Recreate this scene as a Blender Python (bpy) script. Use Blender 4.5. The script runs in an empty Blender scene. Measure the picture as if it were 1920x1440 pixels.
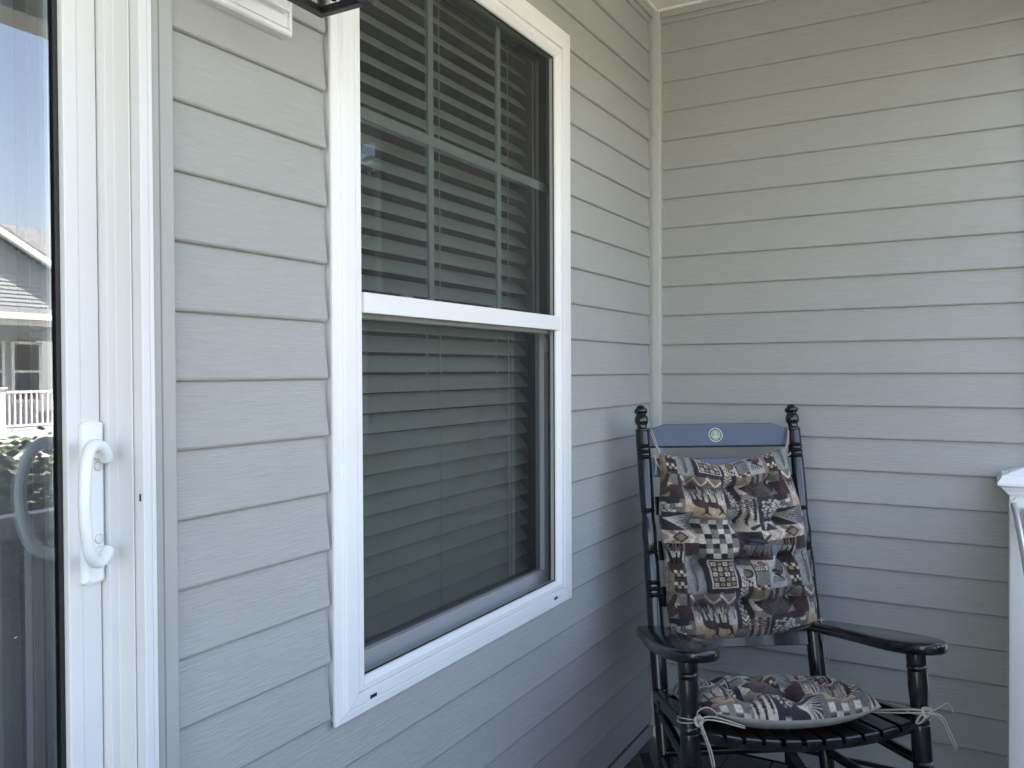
import bpy, bmesh, math, random
import numpy as np
from mathutils import Vector, Matrix, Euler

S = bpy.context.scene
COL = S.collection
rnd = random.Random(7)
R = math.radians

# ---------------------------------------------------------------- camera, sky, sun, exposure
cam_d = bpy.data.cameras.new("camera")
cam = bpy.data.objects.new("camera", cam_d)
COL.objects.link(cam)
Fv = Vector((0.87128067, 0.49055418, -0.01505307))
Rv = Vector((0.49054529, -0.87140392, -0.00453124))
Uv = Vector((0.01534012, 0.00343623, 0.99987643))
cm = Matrix(((Rv.x, Uv.x, -Fv.x), (Rv.y, Uv.y, -Fv.y), (Rv.z, Uv.z, -Fv.z)))
cam.matrix_world = Matrix.Translation((-2.81976, -1.012844, 1.291968)) @ cm.to_4x4()
cam_d.sensor_fit = 'HORIZONTAL'
cam_d.sensor_width = 36.0
cam_d.lens = 36.0 * 1573.14 / 1920.0
cam_d.clip_start = 0.02
cam_d.clip_end = 600.0
S.camera = cam

SUN_EL, SUN_AZ = 61.0, 14.0          # azimuth from +Y towards +X
world = bpy.data.worlds.new("World")
S.world = world
world.use_nodes = True
wn = world.node_tree.nodes
wl = world.node_tree.links
wn.clear()
wo = wn.new("ShaderNodeOutputWorld")
wb = wn.new("ShaderNodeBackground")
ws = wn.new("ShaderNodeTexSky")
ws.sky_type = 'NISHITA'
ws.sun_disc = False
ws.sun_elevation = R(SUN_EL)
ws.sun_rotation = R(SUN_AZ)
ws.air_density = 1.0
ws.dust_density = 2.0
ws.ozone_density = 1.0
wb.inputs['Strength'].default_value = 0.135
wt = wn.new("ShaderNodeMix")          # the camera's white balance for open shade
wt.data_type = 'RGBA'
wt.blend_type = 'MULTIPLY'
wt.inputs[0].default_value = 1.0
wt.inputs[7].default_value = (1.09, 0.94, 0.86, 1.0)
wl.new(ws.outputs[0], wt.inputs[6])
wl.new(wt.outputs[2], wb.inputs['Color'])
wl.new(wb.outputs[0], wo.inputs[0])

sun_d = bpy.data.lights.new("sun", 'SUN')
sun_d.energy = 5.0
sun_d.angle = R(0.5)
sun_d.color = (1.0, 0.90, 0.80)
sun = bpy.data.objects.new("sun", sun_d)
COL.objects.link(sun)
sd = Vector((math.sin(R(SUN_AZ)) * math.cos(R(SUN_EL)), math.cos(R(SUN_AZ)) * math.cos(R(SUN_EL)), math.sin(R(SUN_EL))))
sun.rotation_euler = sd.to_track_quat('Z', 'Y').to_euler()
sun.location = (0, 0, 12)

S.view_settings.view_transform = 'Standard'
S.view_settings.look = 'None'
S.view_settings.exposure = 3.06
S.view_settings.gamma = 1.0
S.view_settings.use_curve_mapping = False
S.render.engine = 'CYCLES'
S.cycles.max_bounces = 10
S.cycles.diffuse_bounces = 6
S.cycles.glossy_bounces = 6
S.cycles.transparent_max_bounces = 24
S.cycles.use_denoising = True

# ---------------------------------------------------------------- helpers
def tag(o, label=None, cat=None, group=None, kind=None):
    if label: o['label'] = label
    if cat: o['category'] = cat
    if group: o['group'] = group
    if kind: o['kind'] = kind
    return o

def empty(name, loc=(0, 0, 0), rot=None, **kw):
    o = bpy.data.objects.new(name, None)
    COL.objects.link(o)
    o.empty_display_size = 0.1
    m = Matrix.Translation(loc)
    if rot is not None:
        m = m @ rot.to_4x4()
    o.matrix_world = m
    o['mw'] = [v for row in m for v in row]
    tag(o, **kw)
    return o

def mwof(o):
    m = Matrix.Identity(4)
    while o is not None:
        b = Matrix([o['mw'][i * 4:i * 4 + 4] for i in range(4)]) if 'mw' in o else Matrix.Translation(o.location)
        m = b @ m
        o = o.parent
    return m

def build(name, bm, mats, parent=None, local=False, smooth=False, loc=None, auto=None, **kw):
    me = bpy.data.meshes.new(name)
    if parent is not None and not local:
        bm.transform(mwof(parent).inverted())
    bm.normal_update()
    if smooth:
        for f in bm.faces: f.smooth = True
        if auto:
            for e in bm.edges:
                if len(e.link_faces) == 2 and e.calc_face_angle(0) > R(auto): e.smooth = False
    bm.to_mesh(me)
    bm.free()
    for m in (mats if isinstance(mats, (list, tuple)) else [mats]):
        me.materials.append(m)
    o = bpy.data.objects.new(name, me)
    COL.objects.link(o)
    if parent is not None: o.parent = parent
    if loc is not None: o.location = loc
    tag(o, **kw)
    return o

def inst(o, loc=None, rot=None, parent=None, **kw):
    c = o.copy()
    COL.objects.link(c)
    if parent is not None: c.parent = parent
    if loc is not None: c.location = loc
    if rot is not None: c.rotation_euler = rot
    tag(c, **kw)
    return c

def B(): return bmesh.new()

def box(bm, x0, x1, y0, y1, z0, z1, bev=0.0, mi=0):
    vs = [bm.verts.new((x, y, z)) for x in (x0, x1) for y in (y0, y1) for z in (z0, z1)]
    idx = [(0, 1, 3, 2), (4, 6, 7, 5), (0, 4, 5, 1), (2, 3, 7, 6), (0, 2, 6, 4), (1, 5, 7, 3)]
    fs = [bm.faces.new([vs[i] for i in q]) for q in idx]
    for f in fs: f.material_index = mi
    if bev > 0:
        es = list({e for f in fs for e in f.edges})
        r = bmesh.ops.bevel(bm, geom=es, offset=bev, segments=2, profile=0.6, affect='EDGES')
        for f in r['faces']: f.material_index = mi
    return vs

def loft(bm, loops, closed=True, cap=True, mi=0):
    vl = [[bm.verts.new(p) for p in lp] for lp in loops]
    n = len(vl[0])
    for a, b in zip(vl[:-1], vl[1:]):
        for i in range(n if closed else n - 1):
            j = (i + 1) % n
            f = bm.faces.new((a[i], a[j], b[j], b[i])); f.material_index = mi
    if cap and closed:
        for lp, rev in ((vl[0], True), (vl[-1], False)):
            f = bm.faces.new(lp[::-1] if rev else lp); f.material_index = mi
    return vl

def frame_at(d):
    d = Vector(d).normalized()
    a = Vector((0, 0, 1)) if abs(d.z) < 0.95 else Vector((1, 0, 0))
    u = d.cross(a).normalized()
    v = d.cross(u).normalized()
    return u, v

def lathe(bm, p0, p1, prof, seg=20, mi=0):
    """prof: list of (distance along axis in metres from p0, radius)"""
    p0 = Vector(p0); p1 = Vector(p1)
    d = (p1 - p0).normalized()
    u, v = frame_at(d)
    loops = [[p0 + d * t + (u * math.cos(2 * math.pi * i / seg) + v * math.sin(2 * math.pi * i / seg)) * r for i in range(seg)] for t, r in prof]
    loft(bm, loops, mi=mi)

def smooth_path(pts, n):
    """Catmull-Rom through pts"""
    P = [Vector(p) for p in pts]
    P = [P[0] * 2 - P[1]] + P + [P[-1] * 2 - P[-2]]
    out = []
    for i in range(1, len(P) - 2):
        for k in range(n):
            t = k / n
            a, b, c, d = P[i - 1], P[i], P[i + 1], P[i + 2]
            out.append(0.5 * ((2 * b) + (c - a) * t + (2 * a - 5 * b + 4 * c - d) * t * t + (3 * b - a - 3 * c + d) * t ** 3))
    out.append(P[-2])
    return out

def tube(bm, pts, r, seg=8, n=0, flat=None, ref=None, mi=0):
    """round tube; r number or list; flat=(a,b) scales section along ref / other axis"""
    P = smooth_path(pts, n) if n else [Vector(p) for p in pts]
    rr = r if isinstance(r, (list, tuple)) else [r] * len(P)
    if len(rr) != len(P):
        xs = np.linspace(0, 1, len(rr)); rr = np.interp(np.linspace(0, 1, len(P)), xs, rr)
    loops = []
    u = None
    for i, p in enumerate(P):
        d = (P[min(i + 1, len(P) - 1)] - P[max(i - 1, 0)]).normalized()
        if ref is not None:
            u = Vector(ref) - d * d.dot(Vector(ref)); u.normalize()
        elif u is None:
            u, _ = frame_at(d)
        else:
            u = (u - d * d.dot(u)).normalized()
        v = d.cross(u)
        a, b = flat or (1, 1)
        loops.append([p + (u * math.cos(2 * math.pi * k / seg) * a + v * math.sin(2 * math.pi * k / seg) * b) * float(rr[i]) for k in range(seg)])
    loft(bm, loops, mi=mi)

def prism(bm, poly, z0, z1, axis='z', mi=0):
    """polygon extruded along axis; poly points are the two other coordinates in order"""
    def P(a, b, c):
        return (a, b, c) if axis == 'z' else ((a, c, b) if axis == 'y' else (c, a, b))
    lo = [P(a, b, z0) for a, b in poly]; hi = [P(a, b, z1) for a, b in poly]
    loft(bm, [lo, hi], mi=mi)

def fixn(bm):
    bmesh.ops.recalc_face_normals(bm, faces=bm.faces[:])

# ---------------------------------------------------------------- materials
def srgb(r, g, b):
    f = lambda c: (c / 255 / 12.92) if c / 255 <= 0.04045 else ((c / 255 + 0.055) / 1.055) ** 2.4
    return (f(r), f(g), f(b), 1.0)

def newmat(name):
    m = bpy.data.materials.new(name)
    m.use_nodes = True
    nt = m.node_tree
    bs = nt.nodes.get('Principled BSDF')
    return m, nt, bs

def pos_node(nt, scale=(1, 1, 1), obj=False):
    if obj:
        g = nt.nodes.new('ShaderNodeTexCoord'); out = g.outputs['Object']
    else:
        g = nt.nodes.new('ShaderNodeNewGeometry'); out = g.outputs['Position']
    mp = nt.nodes.new('ShaderNodeMapping')
    mp.inputs['Scale'].default_value = scale
    nt.links.new(out, mp.inputs['Vector'])
    return mp.outputs[0]

def noise(nt, vec, scale, detail=4, rough=0.55):
    n = nt.nodes.new('ShaderNodeTexNoise')
    n.inputs['Scale'].default_value = scale
    n.inputs['Detail'].default_value = detail
    n.inputs['Roughness'].default_value = rough
    nt.links.new(vec, n.inputs['Vector'])
    return n.outputs['Fac']

def ramp(nt, fac, stops):
    r = nt.nodes.new('ShaderNodeValToRGB')
    el = r.color_ramp.elements
    while len(el) < len(stops): el.new(0.5)
    for e, (p, c) in zip(el, stops):
        e.position = p; e.color = c if len(c) == 4 else (*c, 1)
    nt.links.new(fac, r.inputs[0])
    return r.outputs[0]

def mixc(nt, fac, a, b, mode='MIX'):
    m = nt.nodes.new('ShaderNodeMix'); m.data_type = 'RGBA'; m.blend_type = mode
    for s, v in ((m.inputs[0], fac), (m.inputs[6], a), (m.inputs[7], b)):
        if hasattr(v, 'links'): nt.links.new(v, s)
        else: s.default_value = v
    return m.outputs[2]

def bump(nt, h, bs, strength=0.2, dist=0.001):
    b = nt.nodes.new('ShaderNodeBump')
    b.inputs['Strength'].default_value = strength
    b.inputs['Distance'].default_value = dist
    nt.links.new(h, b.inputs['Height'])
    nt.links.new(b.outputs[0], bs.inputs['Normal'])

def simple(name, col, rough=0.5, var=0.06, vscale=6.0, bumps=None, metal=0.0, coat=0.0, spec=0.5, dirt=None):
    m, nt, bs = newmat(name)
    c = col if len(col) == 4 else (*col, 1)
    v = pos_node(nt)
    f = noise(nt, v, vscale, 5)
    lo = tuple(x * (1 - var) for x in c[:3]) + (1,)
    hi = tuple(min(1, x * (1 + var)) for x in c[:3]) + (1,)
    out = ramp(nt, f, [(0.3, lo), (0.7, hi)])
    if dirt:
        f2 = noise(nt, v, dirt[0], 6, 0.7)
        k = ramp(nt, f2, [(dirt[1], (0, 0, 0, 1)), (dirt[2], (1, 1, 1, 1))])
        out = mixc(nt, k, out, dirt[3])
    nt.links.new(out, bs.inputs['Base Color'])
    bs.inputs['Roughness'].default_value = rough
    bs.inputs['Metallic'].default_value = metal
    bs.inputs['Coat Weight'].default_value = coat
    bs.inputs['Coat Roughness'].default_value = 0.05
    bs.inputs['Specular IOR Level'].default_value = spec
    if bumps:
        bump(nt, noise(nt, v, bumps[0], 6), bs, bumps[1], bumps[2])
    return m

def siding_mat(name, axis):
    m, nt, bs = newmat(name)
    sc = (11, 60, 150) if axis == 'x' else (60, 11, 150)
    g = noise(nt, pos_node(nt, sc), 1.6, 5, 0.6)
    big = noise(nt, pos_node(nt), 2.2, 4)
    fine = noise(nt, pos_node(nt, (40, 140, 420) if axis == 'x' else (140, 40, 420)), 1.0, 3)
    base = ramp(nt, big, [(0.25, (0.342, 0.347, 0.331, 1)), (0.75, (0.376, 0.382, 0.365, 1))])
    k = ramp(nt, g, [(0.32, (0.95, 0.95, 0.95, 1)), (0.68, (1.03, 1.03, 1.03, 1))])
    base = mixc(nt, 1.0, base, k, 'MULTIPLY')
    nt.links.new(base, bs.inputs['Base Color'])
    oi = nt.nodes.new('ShaderNodeObjectInfo')
    base = mixc(nt, 1.0, base, ramp(nt, oi.outputs['Random'], [(0.0, (0.965, 0.967, 0.965, 1)), (1.0, (1.025, 1.022, 1.02, 1))]), 'MULTIPLY')
    st = noise(nt, pos_node(nt, (7, 7, 0.7)), 1.5, 6, 0.65)
    base = mixc(nt, 1.0, base, ramp(nt, st, [(0.35, (0.955, 0.955, 0.945, 1)), (0.6, (1.01, 1.01, 1.01, 1))]), 'MULTIPLY')
    vo = nt.nodes.new('ShaderNodeTexVoronoi'); vo.inputs['Scale'].default_value = 7.0
    nt.links.new(pos_node(nt), vo.inputs['Vector'])
    base = mixc(nt, ramp(nt, vo.outputs['Distance'], [(0.010, (0.7, 0.7, 0.7, 1)), (0.016, (0, 0, 0, 1))]), base, (0.10, 0.09, 0.07, 1))
    bs.inputs['Roughness'].default_value = 0.52
    bs.inputs['Specular IOR Level'].default_value = 0.35
    h = mixc(nt, 0.45, g, fine)
    bump(nt, h, bs, 0.8, 0.0027)
    return m

M = {}
M['siding_x'] = siding_mat('siding_vinyl_long', 'x')
M['siding_y'] = siding_mat('siding_vinyl_end', 'y')
M['trim_grey'] = simple('grey_vinyl_trim', (0.37, 0.376, 0.360), 0.5, 0.04, 4, (160, 0.05, 0.001))
M['corner_trim_lit'] = simple('lit_grey_corner_vinyl', (0.445, 0.455, 0.435), 0.45, 0.03, 4)  # trim grey lightened: light on the post's facing put into the colour
M['white'] = simple('white_vinyl', (0.765, 0.765, 0.76), 0.38, 0.02, 5, (60, 0.03, 0.0008), dirt=(26, 0.70, 0.80, (0.62, 0.61, 0.58, 1)))
M['white_door'] = simple('white_door_vinyl', (0.69, 0.692, 0.69), 0.42, 0.025, 4, (70, 0.04, 0.0008), dirt=(30, 0.69, 0.80, (0.58, 0.57, 0.54, 1)))
M['handle'] = simple('white_handle_paint', (0.80, 0.82, 0.83), 0.28, 0.015, 9)
M['soffit'] = simple('cream_soffit', (0.76, 0.755, 0.73), 0.55, 0.03, 5)
M['gasket'] = simple('black_gasket_and_core', (0.012, 0.012, 0.013), 0.5, 0.2, 20)
M['dark'] = simple('unlit_room_dark', (0.035, 0.038, 0.04), 0.9, 0.1, 2)
M['blind'] = simple('blind_slat_vinyl', (0.72, 0.73, 0.70), 0.5, 0.03, 6)
M['cord'] = simple('blind_cord', (0.70, 0.70, 0.66), 0.8, 0.05, 20)
M['sash'] = simple('sash_vinyl', (0.66, 0.67, 0.68), 0.45, 0.03, 5)
M['black_paint'] = simple('gloss_black_paint', (0.0055, 0.0062, 0.0085), 0.20, 0.25, 14, (70, 0.06, 0.0008), spec=0.45, coat=0.3)
M['black_metal'] = simple('black_lantern_metal', (0.012, 0.012, 0.013), 0.42, 0.25, 40, (180, 0.2, 0.001))
M['steel'] = simple('brushed_steel', (0.50, 0.50, 0.49), 0.34, 0.08, 30, metal=0.9)
M['rope'] = simple('cotton_tie', (0.40, 0.37, 0.30), 0.9, 0.12, 120, (600, 0.4, 0.001))
M['cush_back'] = simple('cushion_backing_cloth', (0.30, 0.295, 0.265), 0.92, 0.10, 40, (900, 0.3, 0.0008))
M['deck'] = None
M['blue'] = None

def deck_mat():
    m, nt, bs = newmat('charcoal_deck_composite')
    g = noise(nt, pos_node(nt, (3, 90, 20)), 2.0, 6, 0.65)
    big = noise(nt, pos_node(nt), 3.0, 4)
    c = ramp(nt, g, [(0.3, (0.035, 0.036, 0.036, 1)), (0.7, (0.085, 0.085, 0.083, 1))])
    c = mixc(nt, 0.35, c, ramp(nt, big, [(0.3, (0.04, 0.04, 0.04, 1)), (0.7, (0.10, 0.098, 0.093, 1))]))
    nt.links.new(c, bs.inputs['Base Color'])
    bs.inputs['Roughness'].default_value = 0.7
    bump(nt, g, bs, 0.5, 0.002)
    return m
M['deck'] = deck_mat()

def blue_mat():
    m, nt, bs = newmat('slate_blue_paint')
    g = noise(nt, pos_node(nt, (1, 1, 1)), 18, 5)
    s = noise(nt, pos_node(nt, (14, 14, 90)), 3.0, 6, 0.7)
    c = ramp(nt, g, [(0.3, (0.043, 0.056, 0.094, 1)), (0.7, (0.050, 0.065, 0.107, 1))])
    k = ramp(nt, s, [(0.70, (0, 0, 0, 1)), (0.80, (1, 1, 1, 1))])
    c = mixc(nt, k, c, (0.040, 0.052, 0.090, 1))
    nt.links.new(c, bs.inputs['Base Color'])
    bs.inputs['Roughness'].default_value = 0.38
    bump(nt, s, bs, 0.1, 0.001)
    return m
M['blue'] = blue_mat()

def glass_mat(name, tint, refl, dust_veil=0.0, wav=0.0):
    """thin pane: see-through tint + mirror by fresnel"""
    m, nt, bs = newmat(name)
    nt.nodes.remove(bs)
    out = nt.nodes.get('Material Output')
    tr = nt.nodes.new('ShaderNodeBsdfTransparent'); tr.inputs[0].default_value = (*tint, 1)
    gl = nt.nodes.new('ShaderNodeBsdfGlossy'); gl.inputs['Roughness'].default_value = 0.0
    gl.inputs['Color'].default_value = (0.97, 0.985, 1.0, 1)
    fr = nt.nodes.new('ShaderNodeFresnel'); fr.inputs['IOR'].default_value = refl
    mx = nt.nodes.new('ShaderNodeMixShader')
    nt.links.new(fr.outputs[0], mx.inputs[0])
    nt.links.new(tr.outputs[0], mx.inputs[1])
    nt.links.new(gl.outputs[0], mx.inputs[2])
    if wav:
        b = nt.nodes.new('ShaderNodeBump'); b.inputs['Strength'].default_value = 1.0; b.inputs['Distance'].default_value = wav
        nt.links.new(noise(nt, pos_node(nt), 2.5, 1), b.inputs['Height'])
        nt.links.new(b.outputs[0], gl.inputs['Normal'])
    res = mx.outputs[0]
    if dust_veil:  # thin dust layer, pale enough to paint haze over the reflection
        d = nt.nodes.new('ShaderNodeBsdfDiffuse'); d.inputs[0].default_value = (0.62, 0.64, 0.64, 1)
        m2 = nt.nodes.new('ShaderNodeMixShader')
        f = noise(nt, pos_node(nt, (6, 6, 2.2)), 1.6, 5, 0.6)
        nt.links.new(ramp(nt, f, [(0.3, (dust_veil * .6,) * 3), (0.75, (dust_veil * 1.5,) * 3)]), m2.inputs[0])
        nt.links.new(res, m2.inputs[1]); nt.links.new(d.outputs[0], m2.inputs[2])
        res = m2.outputs[0]
    nt.links.new(res, out.inputs[0])
    return m
M['win_glass'] = glass_mat('window_glass', (0.64, 0.70, 0.66), 1.70)
M['door_glass'] = glass_mat('door_glass', (0.80, 0.86, 0.87), 2.35, dust_veil=0.07, wav=0.00007)
M['door_glass_in'] = glass_mat('door_inner_glass', (0.86, 0.9, 0.9), 1.75, wav=0.00003)

def screen_mat():
    m, nt, bs = newmat('insect_screen_mesh')
    out = nt.nodes.get('Material Output')
    bs.inputs['Base Color'].default_value = (0.028, 0.031, 0.029, 1)
    bs.inputs['Roughness'].default_value = 0.6
    tr = nt.nodes.new('ShaderNodeBsdfTransparent')
    mx = nt.nodes.new('ShaderNodeMixShader')
    f = noise(nt, pos_node(nt, (700, 700, 700)), 1.0, 2)
    r = ramp(nt, f, [(0.3, (0.60, 0.60, 0.60, 1)), (0.7, (0.70, 0.70, 0.70, 1))])
    nt.links.new(r, mx.inputs[0])
    nt.links.new(bs.outputs[0], mx.inputs[1])
    nt.links.new(tr.outputs[0], mx.inputs[2])
    nt.links.new(mx.outputs[0], out.inputs[0])
    return m
M['screen'] = screen_mat()

def seeded_mat():
    m, nt, bs = newmat('seeded_glass')
    nt.nodes.remove(bs)
    out = nt.nodes.get('Material Output')
    tr = nt.nodes.new('ShaderNodeBsdfTransparent'); tr.inputs[0].default_value = (0.86, 0.87, 0.85, 1)
    df = nt.nodes.new('ShaderNodeBsdfGlossy'); df.inputs['Roughness'].default_value = 0.10
    b = nt.nodes.new('ShaderNodeBump'); b.inputs['Strength'].default_value = 0.9; b.inputs['Distance'].default_value = 0.003
    f = noise(nt, pos_node(nt), 260, 3)
    nt.links.new(f, b.inputs['Height']); nt.links.new(b.outputs[0], df.inputs['Normal'])
    mx = nt.nodes.new('ShaderNodeMixShader')
    nt.links.new(ramp(nt, f, [(0.42, (0.10, 0.10, 0.10, 1)), (0.66, (0.55, 0.55, 0.55, 1))]), mx.inputs[0])
    nt.links.new(tr.outputs[0], mx.inputs[1]); nt.links.new(df.outputs[0], mx.inputs[2])
    nt.links.new(mx.outputs[0], out.inputs[0])
    return m
M['seeded'] = seeded_mat()

def fabric_mat():
    m, nt, bs = newmat('printed_patchwork_cloth')
    a = nt.nodes.new('ShaderNodeAttribute'); a.attribute_name = 'print'
    w = noise(nt, pos_node(nt, (1, 1, 1)), 520, 3, 0.7)
    k = ramp(nt, w, [(0.3, (0.80, 0.80, 0.80, 1)), (0.7, (1.12, 1.12, 1.12, 1))])
    c = mixc(nt, 1.0, a.outputs['Color'], k, 'MULTIPLY')
    nt.links.new(c, bs.inputs['Base Color'])
    bs.inputs['Roughness'].default_value = 0.88
    bs.inputs['Specular IOR Level'].default_value = 0.2
    bs.inputs['Sheen Weight'].default_value = 0.15
    bump(nt, w, bs, 0.35, 0.0008)
    return m
M['fabric'] = fabric_mat()

def leaf_mat(name, c0, c1):
    m, nt, bs = newmat(name)
    g = nt.nodes.new('ShaderNodeNewGeometry')
    c = ramp(nt, g.outputs['Random Per Island'], [(0.0, c0), (1.0, c1)])
    nt.links.new(c, bs.inputs['Base Color'])
    bs.inputs['Roughness'].default_value = 0.65
    return m
M['leaf'] = leaf_mat('hedge_leaves', (0.045, 0.075, 0.03, 1), (0.12, 0.17, 0.07, 1))
M['tree_leaf'] = leaf_mat('tree_leaves', (0.025, 0.055, 0.018, 1), (0.08, 0.13, 0.035, 1))
M['bark'] = simple('bark', (0.09, 0.07, 0.05), 0.9, 0.3, 9, (30, 0.6, 0.01))
M['lawn'] = simple('lawn_grass', (0.136, 0.146, 0.112), 0.9, 0.3, 1.2, (40, 0.6, 0.02), dirt=(5, 0.5, 0.7, (0.15, 0.14, 0.07, 1)))
M['concrete'] = simple('pale_concrete', (0.46, 0.43, 0.38), 0.85, 0.12, 3, (50, 0.3, 0.003))
M['shingle'] = simple('grey_roof_shingle', (0.215, 0.225, 0.235), 0.9, 0.45, 9, (30, 0.6, 0.01))
M['house_siding'] = simple('neighbour_siding', (0.33, 0.365, 0.375), 0.6, 0.04, 2)
M['house_white'] = simple('neighbour_white_trim', (0.78, 0.78, 0.76), 0.5, 0.03, 3)
M['house_dark'] = simple('neighbour_window_glass', (0.03, 0.035, 0.04), 0.08, 0.2, 2)
M['curtain'] = simple('pale_vertical_blind', (0.62, 0.66, 0.68), 0.8, 0.06, 8)

# ---------------------------------------------------------------- setting: ground, deck, ceiling, room
K = 0.1016                      # siding exposure
Z5 = 1.27924                    # height of course line 5
zline = lambda k: Z5 + (5 - k) * K

bm = B()
n = 24
for i in range(n + 1):
    for j in range(n + 1):
        x, y = -150 + 300 * i / n, -150 + 300 * j / n
        bm.verts.new((x, y, -0.72 + (0.0 if max(abs(x), abs(y)) < 30 else 0.25 * math.sin(x * .05) * math.cos(y * .04))))
bm.verts.ensure_lookup_table()
for i in range(n):
    for j in range(n):
        a = i * (n + 1) + j
        bm.faces.new([bm.verts[q] for q in (a, a + n + 1, a + n + 2, a + 1)])
build('ground', bm, M['lawn'], kind='structure')
bm = B(); box(bm, -30, 30, -9.6, -7.4, -0.74, -0.70)
build('path', bm, M['concrete'], kind='structure')  # added concrete strip, broad for warm bounce light onto the porch

deck = empty('porch_deck', (0, 0, 0), kind='structure')
y = 0.012
ci = 0
while y > -1.26:
    y0 = max(y - 0.136, -1.27)
    for (xa, xb) in ((-4.5, -2.402), (-2.398, 0.0)):
        bm = B(); box(bm, xa, xb - (0.004 if xb == 0.0 else 0), y0, y, -0.028, 0.0, 0.0025)
        build('deck_board', bm, M['deck'], deck)
    y -= 0.1405
bm = B(); box(bm, -4.5, -0.004, -1.25, 0.0, -0.70, -0.032)
build('deck_base', bm, M['gasket'], deck)
bm = B(); box(bm, -4.5, 0.0, -1.296, -1.274, -0.70, -0.004)
build('deck_fascia', bm, M['white'], deck)

ZC = 2.545
ceil = empty('porch_ceiling', (0, 0, ZC), kind='structure')
for i in range(15):
    x0 = -4.5 + i * 0.3
    bm = B()
    for j in range(3):
        box(bm, x0 + j * 0.1 + 0.001, x0 + j * 0.1 + 0.099, -1.238, 0.06, ZC, ZC + 0.012, 0.0015)
    build('soffit_panel', bm, M['soffit'], ceil)
bm = B(); box(bm, -4.85, 5.6, -1.52, 8.4, ZC + 0.20, ZC + 0.45); build('sun_block_roof', bm, M['shingle'], ceil)  # unseen slab added to block the sun, left end shortened for side light
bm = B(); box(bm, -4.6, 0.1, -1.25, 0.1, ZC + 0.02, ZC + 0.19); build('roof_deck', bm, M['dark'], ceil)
bm = B(); box(bm, -4.55, 0.15, -1.37, -1.24, 2.31, ZC + 0.03, 0.004); build('porch_beam', bm, M['white'], ceil)
bm = B(); box(bm, -4.85, 5.6, -1.55, -1.522, ZC + 0.17, ZC + 0.47); build('eave_fascia', bm, M['white'], ceil)
bm = B(); box(bm, -4.85, 5.6, -1.52, -1.372, ZC + 0.17, ZC + 0.19); build('eave_soffit', bm, M['soffit'], ceil)

room = empty('room_interior', (-2.6, 2.2, 0), kind='structure')
def shell(x0, x1, y0, y1, z0, z1, t=0.05):
    bm = B()
    box(bm, x0, x1, y1, y1 + t, z0, z1)
    box(bm, x0 - t, x0, y0, y1, z0, z1)
    box(bm, x1, x1 + t, y0, y1, z0, z1)
    box(bm, x0, x1, y0, y1, z0 - t, z0)
    box(bm, x0, x1, y0, y1, z1, z1 + t)
    return bm
build('room_wall', shell(-4.4, 0.1, 0.175, 4.2, -0.05, 2.66), M['dark'], room)  # near-black walls: the unlit room's shade put into their colour

# ---------------------------------------------------------------- house wall with siding boards
house = empty('house_wall', (-2.5, 0.05, 0), label='long grey clapboard house wall running from the sliding door past the window to the corner', cat='wall')
WX0, WX1, WZ0, WZ1 = -1.6777, -0.6930, 0.6560, 2.2250       # outer edges of the window casing
DX1 = -2.055                                             # right edge of the door casing

def board(axis, a0, a1, z0, h=K, wig=0.0004, jitter=True, cut_top=None, cut_bot=None):
    """one clapboard course; axis 'x': face towards -Y at Y=0; axis 'y': face towards -X at X=0"""
    pr = [(0.0165, 0.0006), (0.0072, 0.0), (0.0034, 0.0006), (0.0010, 0.0026), (0.0, 0.0056), (0.0030, 0.030), (0.0068, 0.068), (0.0104, h), (0.0106, h + 0.004)]
    if cut_top is not None:
        pr = [p for p in pr if p[1] < cut_top] + [(0.0104 * cut_top / h, cut_top)]
    if cut_bot is not None:
        f = 0.0104 * cut_bot / h
        pr = [(0.0165, cut_bot), (f, cut_bot)] + [p for p in pr if p[1] > cut_bot + 0.001]
    n = max(2, int(abs(a1 - a0) / 0.16))
    off = rnd.uniform(-0.0006, 0.0006) if jitter else 0
    ph = rnd.uniform(0, 6.28)
    tilt = rnd.uniform(-0.0003, 0.0003) if jitter else 0
    loops = []
    for i in range(n + 1):
        a = a0 + (a1 - a0) * i / n
        w = off + wig * math.sin(ph + a * 5.1) + wig * 0.6 * math.sin(2 * ph + a * 11.0)
        dz = tilt * math.sin(a * 2.0 + ph)
        loop = []
        for q, (d, z) in enumerate(pr):
            dd = d + (w if 0 < q < len(pr) - 2 else 0)
            zz = z0 + z + (dz if q < 4 and cut_bot is None else 0)
            loop.append((a, dd, zz) if axis == 'x' else (dd, a, zz))
        loops.append(loop)
    bm = B()
    vl = loft(bm, loops, closed=False)
    # closed ends
    for lp in (vl[0], vl[-1]):
        bm.faces.new(lp)
    fixn(bm)
    # make the visible face point outwards
    ctr = 0
    for f in bm.faces:
        c = f.calc_center_median()
    return bm

def face_out(bm, axis):
    bm.normal_update()
    s = 0
    for f in bm.faces:
        if len(f.verts) == 4:
            s += (f.normal.y if axis == 'x' else f.normal.x) * f.calc_area()
    if s > 0: bmesh.ops.reverse_faces(bm, faces=bm.faces[:])
    return bm

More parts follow.
